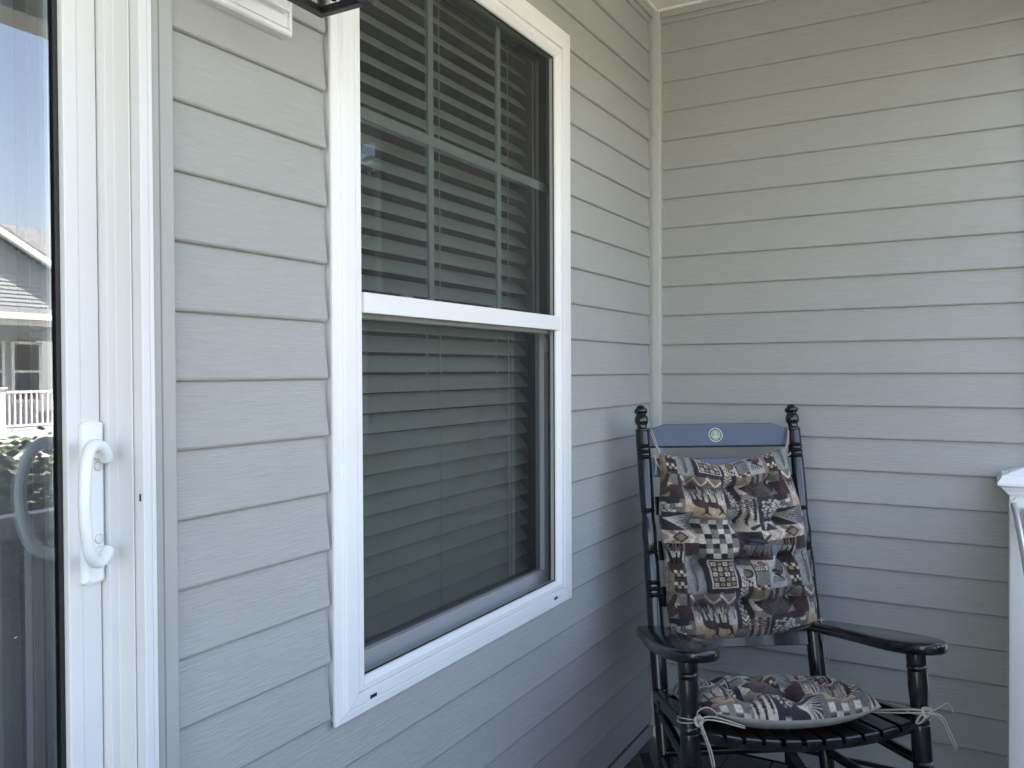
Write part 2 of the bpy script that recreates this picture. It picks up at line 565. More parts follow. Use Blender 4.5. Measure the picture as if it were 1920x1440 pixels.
GAP = 0.0025
for k in range(-7, 18):
    z0 = zline(k)
    cut = ZC - 0.028 - z0 if k == -7 else None
    segs = []
    xl, xr = DX1 + 0.0445, -0.0360
    top = z0 + K
    full = top <= WZ0 + .02 or z0 >= WZ1 - .03
    if full:
        segs = [(xl, xr, None, cut)]
    else:
        segs = [(xl, WX0 - 0.0066, None, cut), (WX1 - 0.004, xr, None, cut)]
        if z0 < WZ0 < top: segs.append((WX0 + 0.006, WX1 - 0.004, None, WZ0 + 0.006 - z0))
        if z0 < WZ1 < top: segs.append((WX0 + 0.006, WX1 - 0.004, WZ1 - 0.006 - z0, cut))
    for (a, b, cb, ct) in segs:
        bm = face_out(board('x', a, b, z0, cut_bot=cb, cut_top=ct), 'x')
        for f in bm.faces: f.smooth = False
        build('siding_board', bm, M['siding_x'], house)

def slab(parent, name, mat, *a, bev=0.0, **kw):
    bm = B(); box(bm, *a, bev=bev); return build(name, bm, mat, parent, **kw)

# wall core behind the boards, black to paint shade into the gaps, with openings for window and door
slab(house, 'wall_core', M['gasket'], -0.712, 0.0, 0.0225, 0.16, -0.03, 2.60)
slab(house, 'wall_core', M['gasket'], -2.02, -1.708, 0.0225, 0.16, -0.03, 2.60)
slab(house, 'wall_core', M['gasket'], -1.708, -0.712, 0.0225, 0.10, -0.03, 0.668)
slab(house, 'wall_core', M['gasket'], -1.708, -0.712, 0.0225, 0.10, 2.206, 2.60)
slab(house, 'wall_core', M['gasket'], -4.2, -2.02, 0.0145, 0.16, 2.13, 2.60)
slab(house, 'wall_core', M['gasket'], -4.5, -4.2, 0.0145, 0.16, -0.03, 2.60)
for (a, b, z0, z1) in ((-4.5, -4.21, 0.06, 2.52), (-4.2, -2.06, 2.16, 2.52)):
    z = z0
    while z < z1 - 0.02:
        bm = face_out(board('x', a, b, z, cut_top=min(K, z1 - z) if z1 - z < K else None), 'x'); build('siding_board', bm, M['siding_x'], house); z += K
# bottom skirt and drip gap
slab(house, 'base_skirt', M['trim_grey'], DX1 + 0.05, -0.004, 0.004, 0.0140, 0.002, 0.043, bev=0.0015)
# grey channel beside the door casing
bm = B()
prism(bm, [(-2.0530, 0.013), (-2.0530, -0.010), (-2.0500, -0.0125), (-2.0400, -0.0125), (-2.0385, -0.0095), (-2.0370, -0.0125), (-2.0165, -0.0125), (-2.0140, -0.0105), (-2.0140, -0.0065), (-2.0128, 0.013)], 0.045, ZC - 0.03)
fixn(bm); build('siding_channel', bm, M['trim_grey'], house)
# channel behind the window casing
for x0, x1 in ((WX1 + 0.0005, WX1 + 0.0025),):
    slab(house, 'siding_channel', M['trim_grey'], x0, x1, -0.0025, 0.0140, WZ0 + 0.004, WZ1 - 0.004)
# frieze strip under the ceiling
slab(house, 'frieze_strip', M['trim_grey'], -4.5, -0.023, -0.008, 0.0140, ZC - 0.028, ZC - 0.002, bev=0.002)
slab(house, 'frieze_moulding', M['soffit'], -4.5, -0.022, -0.022, -0.009, ZC - 0.010, ZC - 0.001, bev=0.002)
# inside corner post
bm = B()
prism(bm, [(-0.0205, 0.0220), (-0.0215, -0.004), (-0.0195, -0.0265), (-0.0175, -0.0285), (0.0125, -0.0290), (0.0130, 0.0135)], 0.043, ZC - 0.0015)
fixn(bm); build('corner_post', bm, M['corner_trim_lit'], house)
slab(house, 'corner_channel', M['trim_grey'], -0.046, -0.0218, 0.0180, 0.0215, 0.05, ZC - 0.03)

# ---------------------------------------------------------------- end wall
endw = empty('end_wall', (0.05, -0.6, 0), label='grey clapboard end wall behind the black rocking chair', cat='wall')
for k in range(-7, 18):
    z0 = zline(k)
    cut = ZC - 0.028 - z0 if k == -7 else None
    bm = face_out(board('y', -1.1280, -0.0295, z0, cut_top=cut), 'y')
    build('siding_board', bm, M['siding_y'], endw)
slab(endw, 'wall_core', M['gasket'], 0.0225, 0.16, -1.1285, -0.001, -0.03, 2.60)
slab(endw, 'wall_block', M['trim_grey'], 0.165, 3.2, -1.155, 0.0, -0.7, 2.60)
slab(endw, 'base_skirt', M['trim_grey'], 0.004, 0.0140, -1.1285, -0.0305, 0.002, 0.043, bev=0.0015)
slab(endw, 'frieze_strip', M['trim_grey'], -0.008, 0.0140, -1.1285, -0.030, ZC - 0.028, ZC - 0.002, bev=0.002)
slab(endw, 'frieze_moulding', M['soffit'], -0.022, -0.009, -1.1285, -0.0225, ZC - 0.010, ZC - 0.001, bev=0.002)
slab(endw, 'corner_board', M['white'], -0.012, 0.16, -1.160, -1.1290, 0.0, 2.60, bev=0.002)

# ---------------------------------------------------------------- window
win = empty('house_window', ((WX0 + WX1) / 2, 0.05, WZ0), label='tall white double-hung window with screen, grille and blinds in the long grey wall', cat='window')
def casing(prof, which, x0, x1, z0, z1, kb=1.0):
    """prof: (inset, y). one mitred side of a rectangular frame"""
    A, Bq = [], []
    for d, yy in prof:
        c = {'bl': (x0 + d, yy, z0 + d * kb), 'br': (x1 - d, yy, z0 + d * kb), 'tl': (x0 + d, yy, z1 - d), 'tr': (x1 - d, yy, z1 - d)}
        e = {'left': ('bl', 'tl'), 'right': ('br', 'tr'), 'bottom': ('bl', 'br'), 'top': ('tl', 'tr')}[which]
        A.append(c[e[0]]); Bq.append(c[e[1]])
    # a hair gap at the mitre
    g = 0.0007
    va, vb = Vector(A[0]), Vector(Bq[0])
    d = (vb - va).normalized() * g
    A = [Vector(p) + d for p in A]; Bq = [Vector(p) - d for p in Bq]
    bm = B(); loft(bm, [A, Bq]); fixn(bm)
    return bm
outer = [(0.0075, 0.0162), (0.0075, 0.0010), (0.0, 0.0002), (0.0, -0.0042), (0.0015, -0.0060), (0.0180, -0.0068), (0.0205, -0.0094), (0.0235, -0.0086), (0.0260, -0.0114), (0.0285, -0.0120), (0.0555, -0.0127), (0.0570, -0.0112), (0.0573, 0.0162)]
inner = [(0.0581, 0.0162), (0.0581, -0.0080), (0.0595, -0.0103), (0.0730, -0.0108), (0.0760, -0.0085), (0.0850, -0.0010), (0.0862, 0.0030), (0.0862, 0.0162)]
KB = 0.76
for w in ('left', 'right', 'bottom', 'top'):
    build('casing', casing(outer, w, WX0, WX1, WZ0, WZ1, KB), M['white'], win)
    build('inner_bead', casing(inner, w, WX0, WX1, WZ0, WZ1, KB), M['white'], win)
# weep holes
for x in (-1.580, -0.808):
    slab(win, 'weep_hole', M['gasket'], x - 0.0095, x + 0.0095, -0.0131, -0.0090, 0.6795, 0.6860)
# frame box behind the casing
JX0, JX1, JZ0, JZ1 = -1.665, -0.690, 0.695, 2.190
slab(win, 'jamb', M['sash'], JX0 - 0.02, JX0, 0.0165, 0.15, JZ0 - 0.02, JZ1 + 0.02)
slab(win, 'jamb', M['sash'], JX1, JX1 + 0.02, 0.0165, 0.15, JZ0 - 0.02, JZ1 + 0.02)
slab(win, 'jamb', M['sash'], JX0, JX1, 0.0165, 0.10, JZ1, JZ1 + 0.02)
slab(win, 'jamb', M['sash'], JX0, JX1, 0.0165, 0.15, JZ0 - 0.02, JZ0)
slab(win, 'jamb_track', M['sash'], JX1 - 0.012, JX1, 0.0525, 0.0575, JZ0, JZ1)
slab(win, 'jamb_track', M['sash'], JX1 - 0.007, JX1, 0.0205, 0.0235, JZ0, JZ1)
IX0, IX1, IZ0, IZ1 = WX0 + 0.0855, WX1 - 0.0855, WZ0 + 0.0855 * KB, WZ1 - 0.0855
# insect screen and its white cross bar
bm = B(); vs = [bm.verts.new(p) for p in ((IX0 - .004, 0.0065, IZ0 - .004), (IX1 + .004, 0.0065, IZ0 - .004), (IX1 + .004, 0.0065, IZ1 + .004), (IX0 - .004, 0.0065, IZ1 + .004))]
bm.faces.new(vs); build('screen', bm, M['screen'], win)
slab(win, 'screen_crossbar', M['white'], IX0 - 0.003, IX1 + 0.0095, -0.0100, 0.0055, 1.4025, 1.4405, bev=0.0015)
slab(win, 'screen_frame', M['gasket'], IX0 - .004, IX1 + .004, 0.0034, 0.0060, IZ0 - 0.004, IZ0 + 0.0035)
slab(win, 'screen_frame', M['gasket'], IX0 - .004, IX1 + .004, 0.0034, 0.0060, IZ1 - 0.0035, IZ1 + 0.004)
slab(win, 'screen_frame', M['gasket'], IX1 - .0025, IX1 + .004, 0.0034, 0.0060, IZ0 + 0.004, IZ1 - 0.004)
slab(win, 'screen_track', M['steel'], IX0, IX1 + .003, 0.0080, 0.0180, IZ1 - 0.003, IZ1 + 0.012)
# upper sash (outer track)
US = dict(x0=JX0 + 0.002, x1=JX1 - 0.002, z0=1.395, z1=JZ1 - 0.002)
def sash(x0, x1, z0, z1, y0, y1, sw, rb, rt, gf):
    slab(win, 'sash_stile', M['sash'], x0, x0 + sw, y0, y1, z0, z1, bev=0.002)
    slab(win, 'sash_stile', M['sash'], x1 - sw, x1, y0, y1, z0, z1, bev=0.002)
    slab(win, 'sash_rail', M['sash'], x0 + sw + .0005, x1 - sw - .0005, y0, y1, z0, z0 + rb, bev=0.002)
    slab(win, 'sash_rail', M['sash'], x0 + sw + .0005, x1 - sw - .0005, y0, y1, z1 - rt, z1, bev=0.002)
    yg = y0 + (y1 - y0) * gf
    bm = B(); bm.faces.new([bm.verts.new(p) for p in ((x0 + sw, yg, z0 + rb), (x1 - sw, yg, z0 + rb), (x1 - sw, yg, z1 - rt), (x0 + sw, yg, z1 - rt))])
    build('glass_pane', bm, M['win_glass'], win)
sash(JX0 + 0.0015, JX1 - 0.0075, 1.395, JZ1 - 0.0015, 0.0250, 0.0510, 0.032, 0.04, 0.030, 0.3)
sash(JX0 + 0.0015, JX1 - 0.0015, JZ0 + 0.0015, 1.437, 0.0585, 0.0860, 0.045, 0.041, 0.036, 0.5)
for x in (-1.305, -1.012):
    slab(win, 'muntin', M['sash'], x - 0.0095, x + 0.0095, 0.0395, 0.0445, 1.436, JZ1 - 0.037)
gx = [JX0 + .034, -1.3145, -1.2955, -1.0215, -1.0025, JX1 - .0405]
for a, b in ((0, 1), (2, 3), (4, 5)):
    slab(win, 'muntin', M['sash'], gx[a], gx[b], 0.0393, 0.0447, 1.784, 1.806)
for x in (-1.3692, -0.9984):
    bm = B(); box(bm, x - 0.028, x + 0.028, 0.060, 0.080, 1.4372, 1.4440, 0.002); box(bm, x - 0.010, x + 0.022, 0.058, 0.072, 1.4440, 1.4560, 0.003)
    build('sash_lock', bm, M['sash'], win)
slab(win, 'tilt_latch', M['sash'], JX1 - 0.040, JX1 - 0.018, 0.0555, 0.0583, 1.345, 1.385, bev=0.001)

# ---------------------------------------------------------------- blind behind the window
bl = empty('window_blind', (-1.18, 0.13, JZ0), label='pale horizontal slat blind hanging inside the white window', cat='blind')
BX0, BX1, BY = -1.650, -0.716, 0.138
slab(bl, 'head_rail', M['blind'], BX0, BX1, BY - 0.028, BY + 0.028, JZ1 + 0.030, JZ1 + 0.075, bev=0.002)
slab(bl, 'bottom_rail', M['blind'], BX0, BX1, BY - 0.026, BY + 0.026, JZ0 + 0.004, JZ0 + 0.024, bev=0.003)
SP, SW, SA = 0.0434, 0.0500, R(45.5)
z = JZ0 + 0.052
first = None
while z < JZ1 + 0.010:
    if first is None or True:
        bm = B()
        L0, L1 = [], []
        nn = 10
        sag = rnd.uniform(-.0004, .0004); ta = SA + R(rnd.uniform(-1.4, 1.4))
        loops = []
        for i in range(nn + 1):
            x = BX0 + (BX1 - BX0) * i / nn
            lp = []
            for (s, t) in ((-.5, 0.0), (-.25, .0018), (0, .0024), (.25, .0018), (.5, 0.0), (.5, -.0026), (0, -.0004), (-.5, -.0026)):
                yy = s * SW * math.cos(ta) - t * math.sin(ta)
                zz = s * SW * math.sin(ta) + t * math.cos(ta)
                lp.append((x, BY + yy, z + zz + sag * math.sin(i * .45)))
            loops.append(lp)
        loft(bm, loops); fixn(bm)
        build('slat', bm, M['blind'], bl, smooth=True, auto=30)
    z += SP
for x in (-1.535, -1.1575, -0.828):
    bm = B()
    for yy in (BY - 0.0195, BY + 0.0195):
        box(bm, x - 0.0010, x + 0.0010, yy - 0.0008, yy + 0.0008, JZ0 + 0.02, JZ1 + 0.03)
    build('ladder_cord', bm, M['cord'], bl)

# ---------------------------------------------------------------- sliding door
door = empty('sliding_door', (-3.1, 0.04, 0), label='white sliding glass patio door with a curved pull handle', cat='door')
DT = 2.12
def vstrip(name, poly, mat=None, z0=0.01, z1=DT, parent=None):
    bm = B(); prism(bm, poly, z0, z1); fixn(bm); return build(name, bm, mat or M['white_door'], parent or door)
# casing (brick mould) right of the opening, stepped jamb profile
vstrip('door_casing', [(-2.0560, 0.0135), (-2.0560, -0.0200), (-2.0575, -0.0215), (-2.0628, -0.0215), (-2.0640, -0.0200), (-2.0652, -0.0220), (-2.0760, -0.0228), (-2.0772, -0.0215), (-2.0772, -0.0040), (-2.0765, 0.0135)], z1=DT + 0.03)
vstrip('door_jamb', [(-2.0568, 0.0140), (-2.0765, 0.0140), (-2.0780, -0.0030), (-2.0792, -0.0042), (-2.0804, -0.0030), (-2.0800, 0.0000), (-2.0800, 0.0275), (-2.0808, 0.0285), (-2.0925, 0.0285), (-2.0932, 0.0293), (-2.0932, 0.1500), (-2.0568, 0.1500)], z1=DT + 0.03)
bm = B(); box(bm, -4.1, -2.0565, -0.022, 0.0135, DT + 0.032, DT + 0.065, 0.002); build('door_casing', bm, M['white_door'], door)
slab(door, 'door_head', M['white_door'], -4.1, -2.0935, 0.0142, 0.15, DT + 0.001, DT + 0.030)
slab(door, 'door_sill', M['white_door'], -4.1, -2.0935, -0.030, 0.15, 0.001, 0.030)
slab(door, 'door_jamb', M['white_door'], -4.19, -4.102, -0.022, 0.15, 0.001, DT + 0.06)
bm = B(); box(bm, -2.0784, -2.0765, -0.0165, -0.0140, 1.118, 1.128, 0.0005)
build('latch_peg', bm, M['gasket'], door)
# sliding panel
vstrip('stile', [(-2.0945, 0.0780), (-2.0945, 0.0465), (-2.0957, 0.0450), (-2.1212, 0.0450), (-2.1222, 0.0464), (-2.1232, 0.0450), (-2.1400, 0.0448), (-2.1418, 0.0462), (-2.1424, 0.0520), (-2.1424, 0.0780)], z0=0.034, z1=DT - 0.004)
slab(door, 'stile', M['white_door'], -3.120, -3.050, 0.045, 0.078, 0.034, DT - 0.004)
slab(door, 'door_rail', M['white_door'], -3.0495, -2.1428, 0.045, 0.078, 0.034, 0.12)
slab(door, 'door_rail', M['white_door'], -3.0495, -2.1428, 0.045, 0.078, DT - 0.07, DT - 0.004)
slab(door, 'gasket', M['gasket'], -2.1492, -2.1428, 0.0545, 0.0735, 0.1205, DT - 0.0705)
slab(door, 'spacer', M['steel'], -2.1590, -2.1535, 0.0590, 0.0695, 0.1205, DT - 0.0705)
def pane(x0, x1, z0, z1, y, mat, name='glass_pane'):
    bm = B(); nx, nz = 6, 12
    g = [[bm.verts.new((x0 + (x1 - x0) * i / nx, y, z0 + (z1 - z0) * j / nz)) for j in range(nz + 1)] for i in range(nx + 1)]
    for i in range(nx):
        for j in range(nz): bm.faces.new((g[i][j], g[i + 1][j], g[i + 1][j + 1], g[i][j + 1]))
    build(name, bm, mat, door)
pane(-3.050, -2.1532, 0.1205, DT - 0.0705, 0.0570, M['door_glass'])
pane(-3.050, -2.1532, 0.1205, DT - 0.0705, 0.0710, M['door_glass_in'])
# fixed panel further left, mostly outside the picture
slab(door, 'stile', M['white_door'], -3.125, -3.06, 0.095, 0.128, 0.034, DT - 0.004)
pane(-4.10, -3.125, 0.05, DT - 0.004, 0.110, M['door_glass'])
# handle
def make_handle(y_face, sgn, nm):
    hp = bpy.data.objects.new(nm, None)
    bm = B()
    xa, xb = -2.1255, -2.0950
    z0, z1 = 1.0095, 1.2235
    y1 = y_face; y2 = y_face - sgn * 0.011
    def lp(y, ins):
        pts = []
        for i in range(7):
            t = i / 6; x = xa + ins + (xb - xa - 2 * ins) * t
            pts.append((x, y, z1 - ins + 0.004 * (1 - (2 * t - 1) ** 2)))
        for i in range(7):
            t = 1 - i / 6; x = xa + ins + (xb - xa - 2 * ins) * t
            pts.append((x, y, z0 + ins - 0.004 * (1 - (2 * t - 1) ** 2)))
        return pts
    loft(bm, [lp(y1, 0), lp(y2 + sgn * 0.004, 0), lp(y2, 0.0045)])
    fixn(bm)
    plate = build('handle_plate', bm, M['handle'], door)
    bm = B()
    F0 = y_face - .0448 * sgn
    hx = [(-2.1024, .020, 1.1751), (-2.1074, .016, 1.1844), (-2.1162, .011, 1.1932), (-2.1265, .006, 1.1970), (-2.1367, .001, 1.1959), (-2.1454, -.004, 1.1872), (-2.1519, -.009, 1.1702), (-2.1556, -.012, 1.1489),
          (-2.1570, -.013, 1.1252), (-2.1555, -.012, 1.1010), (-2.1509, -.009, 1.0781), (-2.1455, -.005, 1.0601), (-2.1364, .001, 1.0480), (-2.1255, .007, 1.0423), (-2.1144, .013, 1.0438), (-2.1062, .018, 1.0488), (-2.1009, .021, 1.0547)]
    path = [(a, y_face - sgn * (.0448 - b), c) for a, b, c in hx]
    rr = [0.0085, 0.0098, 0.0094, 0.0088, 0.0084, 0.0082, 0.0080, 0.0079, 0.0079, 0.0080, 0.0082, 0.0084, 0.0086, 0.0088, 0.0092, 0.0096, 0.0085]
    tube(bm, path, rr, seg=14, n=5, flat=(1.0, 0.95), ref=(0, 1, 0))
    # feet into the plate
    for (px, py, pz), q in ((path[1], 0), (path[-2], 1)):
        tube(bm, [(px, py, pz), (px + .001, y_face - sgn * .006, pz)], [0.0085, 0.0095], seg=12)
    grip = build('handle_grip', bm, M['handle'], door, smooth=True)
    for zz in (1.166, 1.067):
        bm = B(); lathe(bm, (-2.1050, y2, zz), (-2.1050, y2 - sgn * 0.003, zz), [(0, 0.0062), (0.0012, 0.0062), (0.0022, 0.0048), (0.0026, 0.001)], 16)
        build('screw_cap', bm, M['white_door'], door, smooth=True, auto=40)
    for zz in (1.166, 1.067):
        bm = B(); lathe(bm, (-2.1050, y2 + sgn * .0005, zz), (-2.1050, y2 - sgn * 0.001, zz), [(0, 0.0070), (0.0007, 0.0070), (0.0008, 0.006)], 16)
        build('screw_recess', bm, M['steel'], door)
make_handle(0.0448, 1, 'h')
make_handle(0.0782, -1, 'h')

# vertical blind inside the door
vb = empty('vertical_blind', (-2.7, 0.215, 0.03), label='pale vertical vane blind hanging behind the sliding door glass', cat='blind')
x = -3.9
while x < -2.02:
    w = 0.088; a = R(28 + rnd.uniform(-4, 4))
    bm = B()
    loops = []
    for zz in (0.05, 0.7, 1.4, 2.08):
        lp = []
        for s, t in ((-.5, 0), (0, .006), (.5, 0), (.5, .0012), (0, .0072), (-.5, .0012)):
            lp.append((x + s * w * math.cos(a) - t * math.sin(a), 0.215 + s * w * math.sin(a) + t * math.cos(a), zz))
        loops.append(lp)
    loft(bm, loops); fixn(bm)
    build('vane', bm, M['curtain'], vb)
    x += 0.079 if rnd.random() < 0.8 else 0.105
slab(vb, 'head_rail', M['curtain'], -3.95, -2.00, 0.18, 0.24, 2.09, 2.13)

# ---------------------------------------------------------------- white vent cover on the wall
vent = empty('vent_cover', (-1.90, 0, 1.90), label='white louvred vent cover fixed to grey siding above and left of the window', cat='vent')
VX0, VX1, VZ0, VZ1 = -2.005, -1.7790, 1.8455, 2.03
vp = [(0, 0.010), (0, -0.0115), (0.0025, -0.0150), (0.0055, -0.0160), (0.0095, -0.0152), (0.0104, -0.0125), (0.0104, 0.010)]
for w in ('left', 'right', 'bottom', 'top'):
    build('vent_frame', casing(vp, w, VX0, VX1, VZ0, VZ1), M['white'], vent)
bm = B()
xa, xb = VX0 + 0.0116, VX1 - 0.0116
box(bm, xa, xb, -0.0135, 0.010, VZ0 + 0.0116, VZ1 - 0.0116)
build('vent_panel', bm, M['white'], vent)
for i in range(4):
    z0 = VZ0 + 0.033 + i * 0.038
    bm = B()
    prism(bm, [(-0.0137, z0), (-0.0270, z0 - 0.0008), (-0.0270, z0 + 0.004), (-0.0137, z0 + 0.034)], xa + 0.006, xb - 0.007, axis='x')
    fixn(bm); build('louvre', bm, M['white'], vent)

# ---------------------------------------------------------------- wall lantern
lan = empty('wall_lantern', (-1.875, 0, 1.95), label='black metal wall lantern with seeded glass panes above the window', cat='lantern')
LX0, LX1, LY0, LY1, LZ0, LZ1 = -1.930, -1.823, -0.218, -0.115, 1.840, 2.03
fw = 0.0135
bm = B()
box(bm, LX0, LX1, LY1 - fw, LY1, LZ0, LZ0 + .012, 0.0015); box(bm, LX0, LX1, LY0, LY0 + fw, LZ0, LZ0 + .012, 0.0015)
box(bm, LX0, LX0 + fw, LY0 + fw + .0002, LY1 - fw - .0002, LZ0, LZ0 + .012, 0.0015); box(bm, LX1 - fw, LX1, LY0 + fw + .0002, LY1 - fw - .0002, LZ0, LZ0 + .012, 0.0015)
build('bottom_ring', bm, M['black_metal'], lan)
for x0 in (LX0 + .004, LX1 - .013):
    for y0 in (LY0 + .004, LY1 - .013):
        slab(lan, 'corner_bar', M['black_metal'], x0, x0 + .009, y0, y0 + .009, LZ0 + .0125, LZ1)
xm, ym = (LX0 + LX1) / 2, (LY0 + LY1) / 2
for (a, b, c, d) in ((xm - .004, xm + .004, LY0 + .006, LY0 + .011), (xm - .004, xm + .004, LY1 - .011, LY1 - .006), (LX0 + .006, LX0 + .011, ym - .004, ym + .004), (LX1 - .011, LX1 - .006, ym - .004, ym + .004)):
    slab(lan, 'mullion', M['black_metal'], a, b, c, d, LZ0 + .0125, LZ1)
for (a, b) in (((LX0 + .014, LY0 + .009), (LX1 - .014, LY0 + .009)), ((LX0 + .014, LY1 - .009), (LX1 - .014, LY1 - .009)), ((LX0 + .009, LY0 + .014), (LX0 + .009, LY1 - .014)), ((LX1 - .009, LY0 + .014), (LX1 - .009, LY1 - .014))):
    bm = B(); bm.faces.new([bm.verts.new(p) for p in ((*a, LZ0 + .0125), (*b, LZ0 + .0125), (*b, LZ1), (*a, LZ1))]); build('glass_pane', bm, M['seeded'], lan)
for (cx, cy) in ((xm - .02, LY1 - .018), (LX1 - .018, ym + .01)):
    bm = B(); lathe(bm, (cx, cy, LZ0 + .012), (cx, cy, LZ0 + .022), [(0, .004), (.007, .004), (.010, .0015)], 10); build('clip_screw', bm, M['black_metal'], lan, smooth=True)
bm = B()
loft(bm, [[(LX0 - .006, LY0 - .006, LZ1), (LX1 + .006, LY0 - .006, LZ1), (LX1 + .006, LY1 + .006, LZ1), (LX0 - .006, LY1 + .006, LZ1)], [(LX0 - .006, LY0 - .006, LZ1 + .01), (LX1 + .006, LY0 - .006, LZ1 + .01), (LX1 + .006, LY1 + .006, LZ1 + .01), (LX0 - .006, LY1 + .006, LZ1 + .01)], [(xm - .02, ym - .02, LZ1 + .06), (xm + .02, ym - .02, LZ1 + .06), (xm + .02, ym + .02, LZ1 + .06), (xm - .02, ym + .02, LZ1 + .06)]])
fixn(bm); build('lantern_cap', bm, M['black_metal'], lan)
bm = B(); lathe(bm, (xm, ym, LZ1), (xm, ym, LZ1 - .09), [(0, .016), (.03, .016), (.034, .012), (.05, .019), (.07, .019), (.085, .008), (.088, .001)], 14); build('bulb', bm, M['seeded'], lan, smooth=True)
bm = B(); tube(bm, [(xm, ym, LZ1 + .055), (xm, ym + .01, LZ1 + .10), (xm, ym + .08, LZ1 + .12), (xm, -0.02, LZ1 + .06)], .008, 10, 6); box(bm, xm - .05, xm + .05, -0.024, 0.006, LZ1 - .03, LZ1 + .14, .004)
build('wall_bracket', bm, M['black_metal'], lan)

# ---------------------------------------------------------------- porch railing and its end post
rail = empty('porch_railing', (-2.8, -1.13, 0), label='white vinyl porch railing with a capped end post beside the grey end wall', cat='railing')
def rpost(x0):
    slab(rail, 'post', M['white'], x0, x0 + .1, -1.1760, -1.0745, 0.001, 0.945, bev=0.004)
    cx, cy = x0 + .05, -1.1252
    def sq(h, z): return [(cx - h, cy - h, z), (cx + h, cy - h, z), (cx + h, cy + h, z), (cx - h, cy + h, z)]
    bm = B()
    loft(bm, [sq(.0550, .9455), sq(.0555, .9500), sq(.0600, .9515), sq(.0605, .9555), sq(.0655, .9590), sq(.0700, .9665), sq(.0785, .9715), sq(.0800, .9730), sq(.0800, .9795), sq(.0785, .9810), sq(.0770, .9835), sq(.0760, .9850), sq(.0700, .9935), sq(.0690, .9985), sq(.0500, 1.0045), sq(.0490, 1.0065), sq(.002, 1.022)])
    fixn(bm); build('post_cap', bm, M['white'], rail)
for x0 in (-0.13, -2.35, -4.45): rpost(x0)
for (xa, xb) in ((-2.2495, -0.1305), (-4.3495, -2.3505)):
    slab(rail, 'top_rail', M['white'], xa, xb, -1.163, -1.1060, 0.862, 0.914, bev=0.004)
    slab(rail, 'bottom_rail', M['white'], xa, xb, -1.157, -1.111, 0.07, 0.115, bev=0.003)
    x = xa + 0.09
    while x < xb - .06:
        slab(rail, 'baluster', M['white'], x, x + .032, -1.150, -1.118, 0.1155, 0.8615)
        x += 0.112
# pull-out grab rail of grey tube on the inner face of the end post
gr = empty('grab_rail', (-0.14, -1.09, 0.9), label='short grey metal tube rail fixed to the inner face of the white railing post', cat='handrail')
bm = B(); tube(bm, [(-0.137, -1.0835, 0.924), (-0.150, -1.0832, 0.919), (-0.30, -1.0865, 0.912), (-0.62, -1.0882, 0.898), (-1.2, -1.089, 0.875), (-2.4, -1.089, 0.83)], 0.0072, 12, 5); build('rail_tube', bm, M['steel'], gr, smooth=True)
bm = B(); tube(bm, [(-0.146, -1.0790, 0.905), (-0.143, -1.0755, 0.915), (-0.140, -1.0785, 0.9245), (-0.138, -1.0860, 0.9285), (-0.140, -1.0905, 0.938), (-0.142, -1.102, 0.9425), (-0.150, -1.118, 0.9440)], 0.0032, 8, 5); build('end_strap', bm, M['white'], gr, smooth=True)
bm = B(); lathe(bm, (-0.1305, -1.0905, 0.864), (-0.160, -1.0855, 0.864), [(0, .009), (.006, .009), (.008, .006), (.024, .006)], 14); build('bracket', bm, M['white'], gr, smooth=True, auto=40)

# ---------------------------------------------------------------- rocking chair
TILT, TH = 0.1196, -0.9773
rot = Matrix.Rotation(TH, 3, 'Z') @ Matrix.Rotation(-TILT, 3, 'X')
chair = empty('rocking_chair', (-0.8367, -0.6855, 0.0), rot, label='gloss black wooden rocking chair with a blue top slat, tilted back in the porch corner', cat='rocking chair')
def part(name, bm, mat=None, sm=False, auto=35, parent=None, **kw):
    fixn(bm)
    return build(name, bm, mat or M['black_paint'], parent or chair, local=True, smooth=sm, auto=auto if sm else None, **kw)

HB, D0, LN = 1.262, 0.397, 0.1622
def bpt(s, z):
    a = (z - .1) / (1.2599 - .1)
    return Vector((s * (0.2298 + 0.008 * a), D0 + LN * a, z))
def fpt(s, z): return Vector((s * 0.2775, 0.0, z))

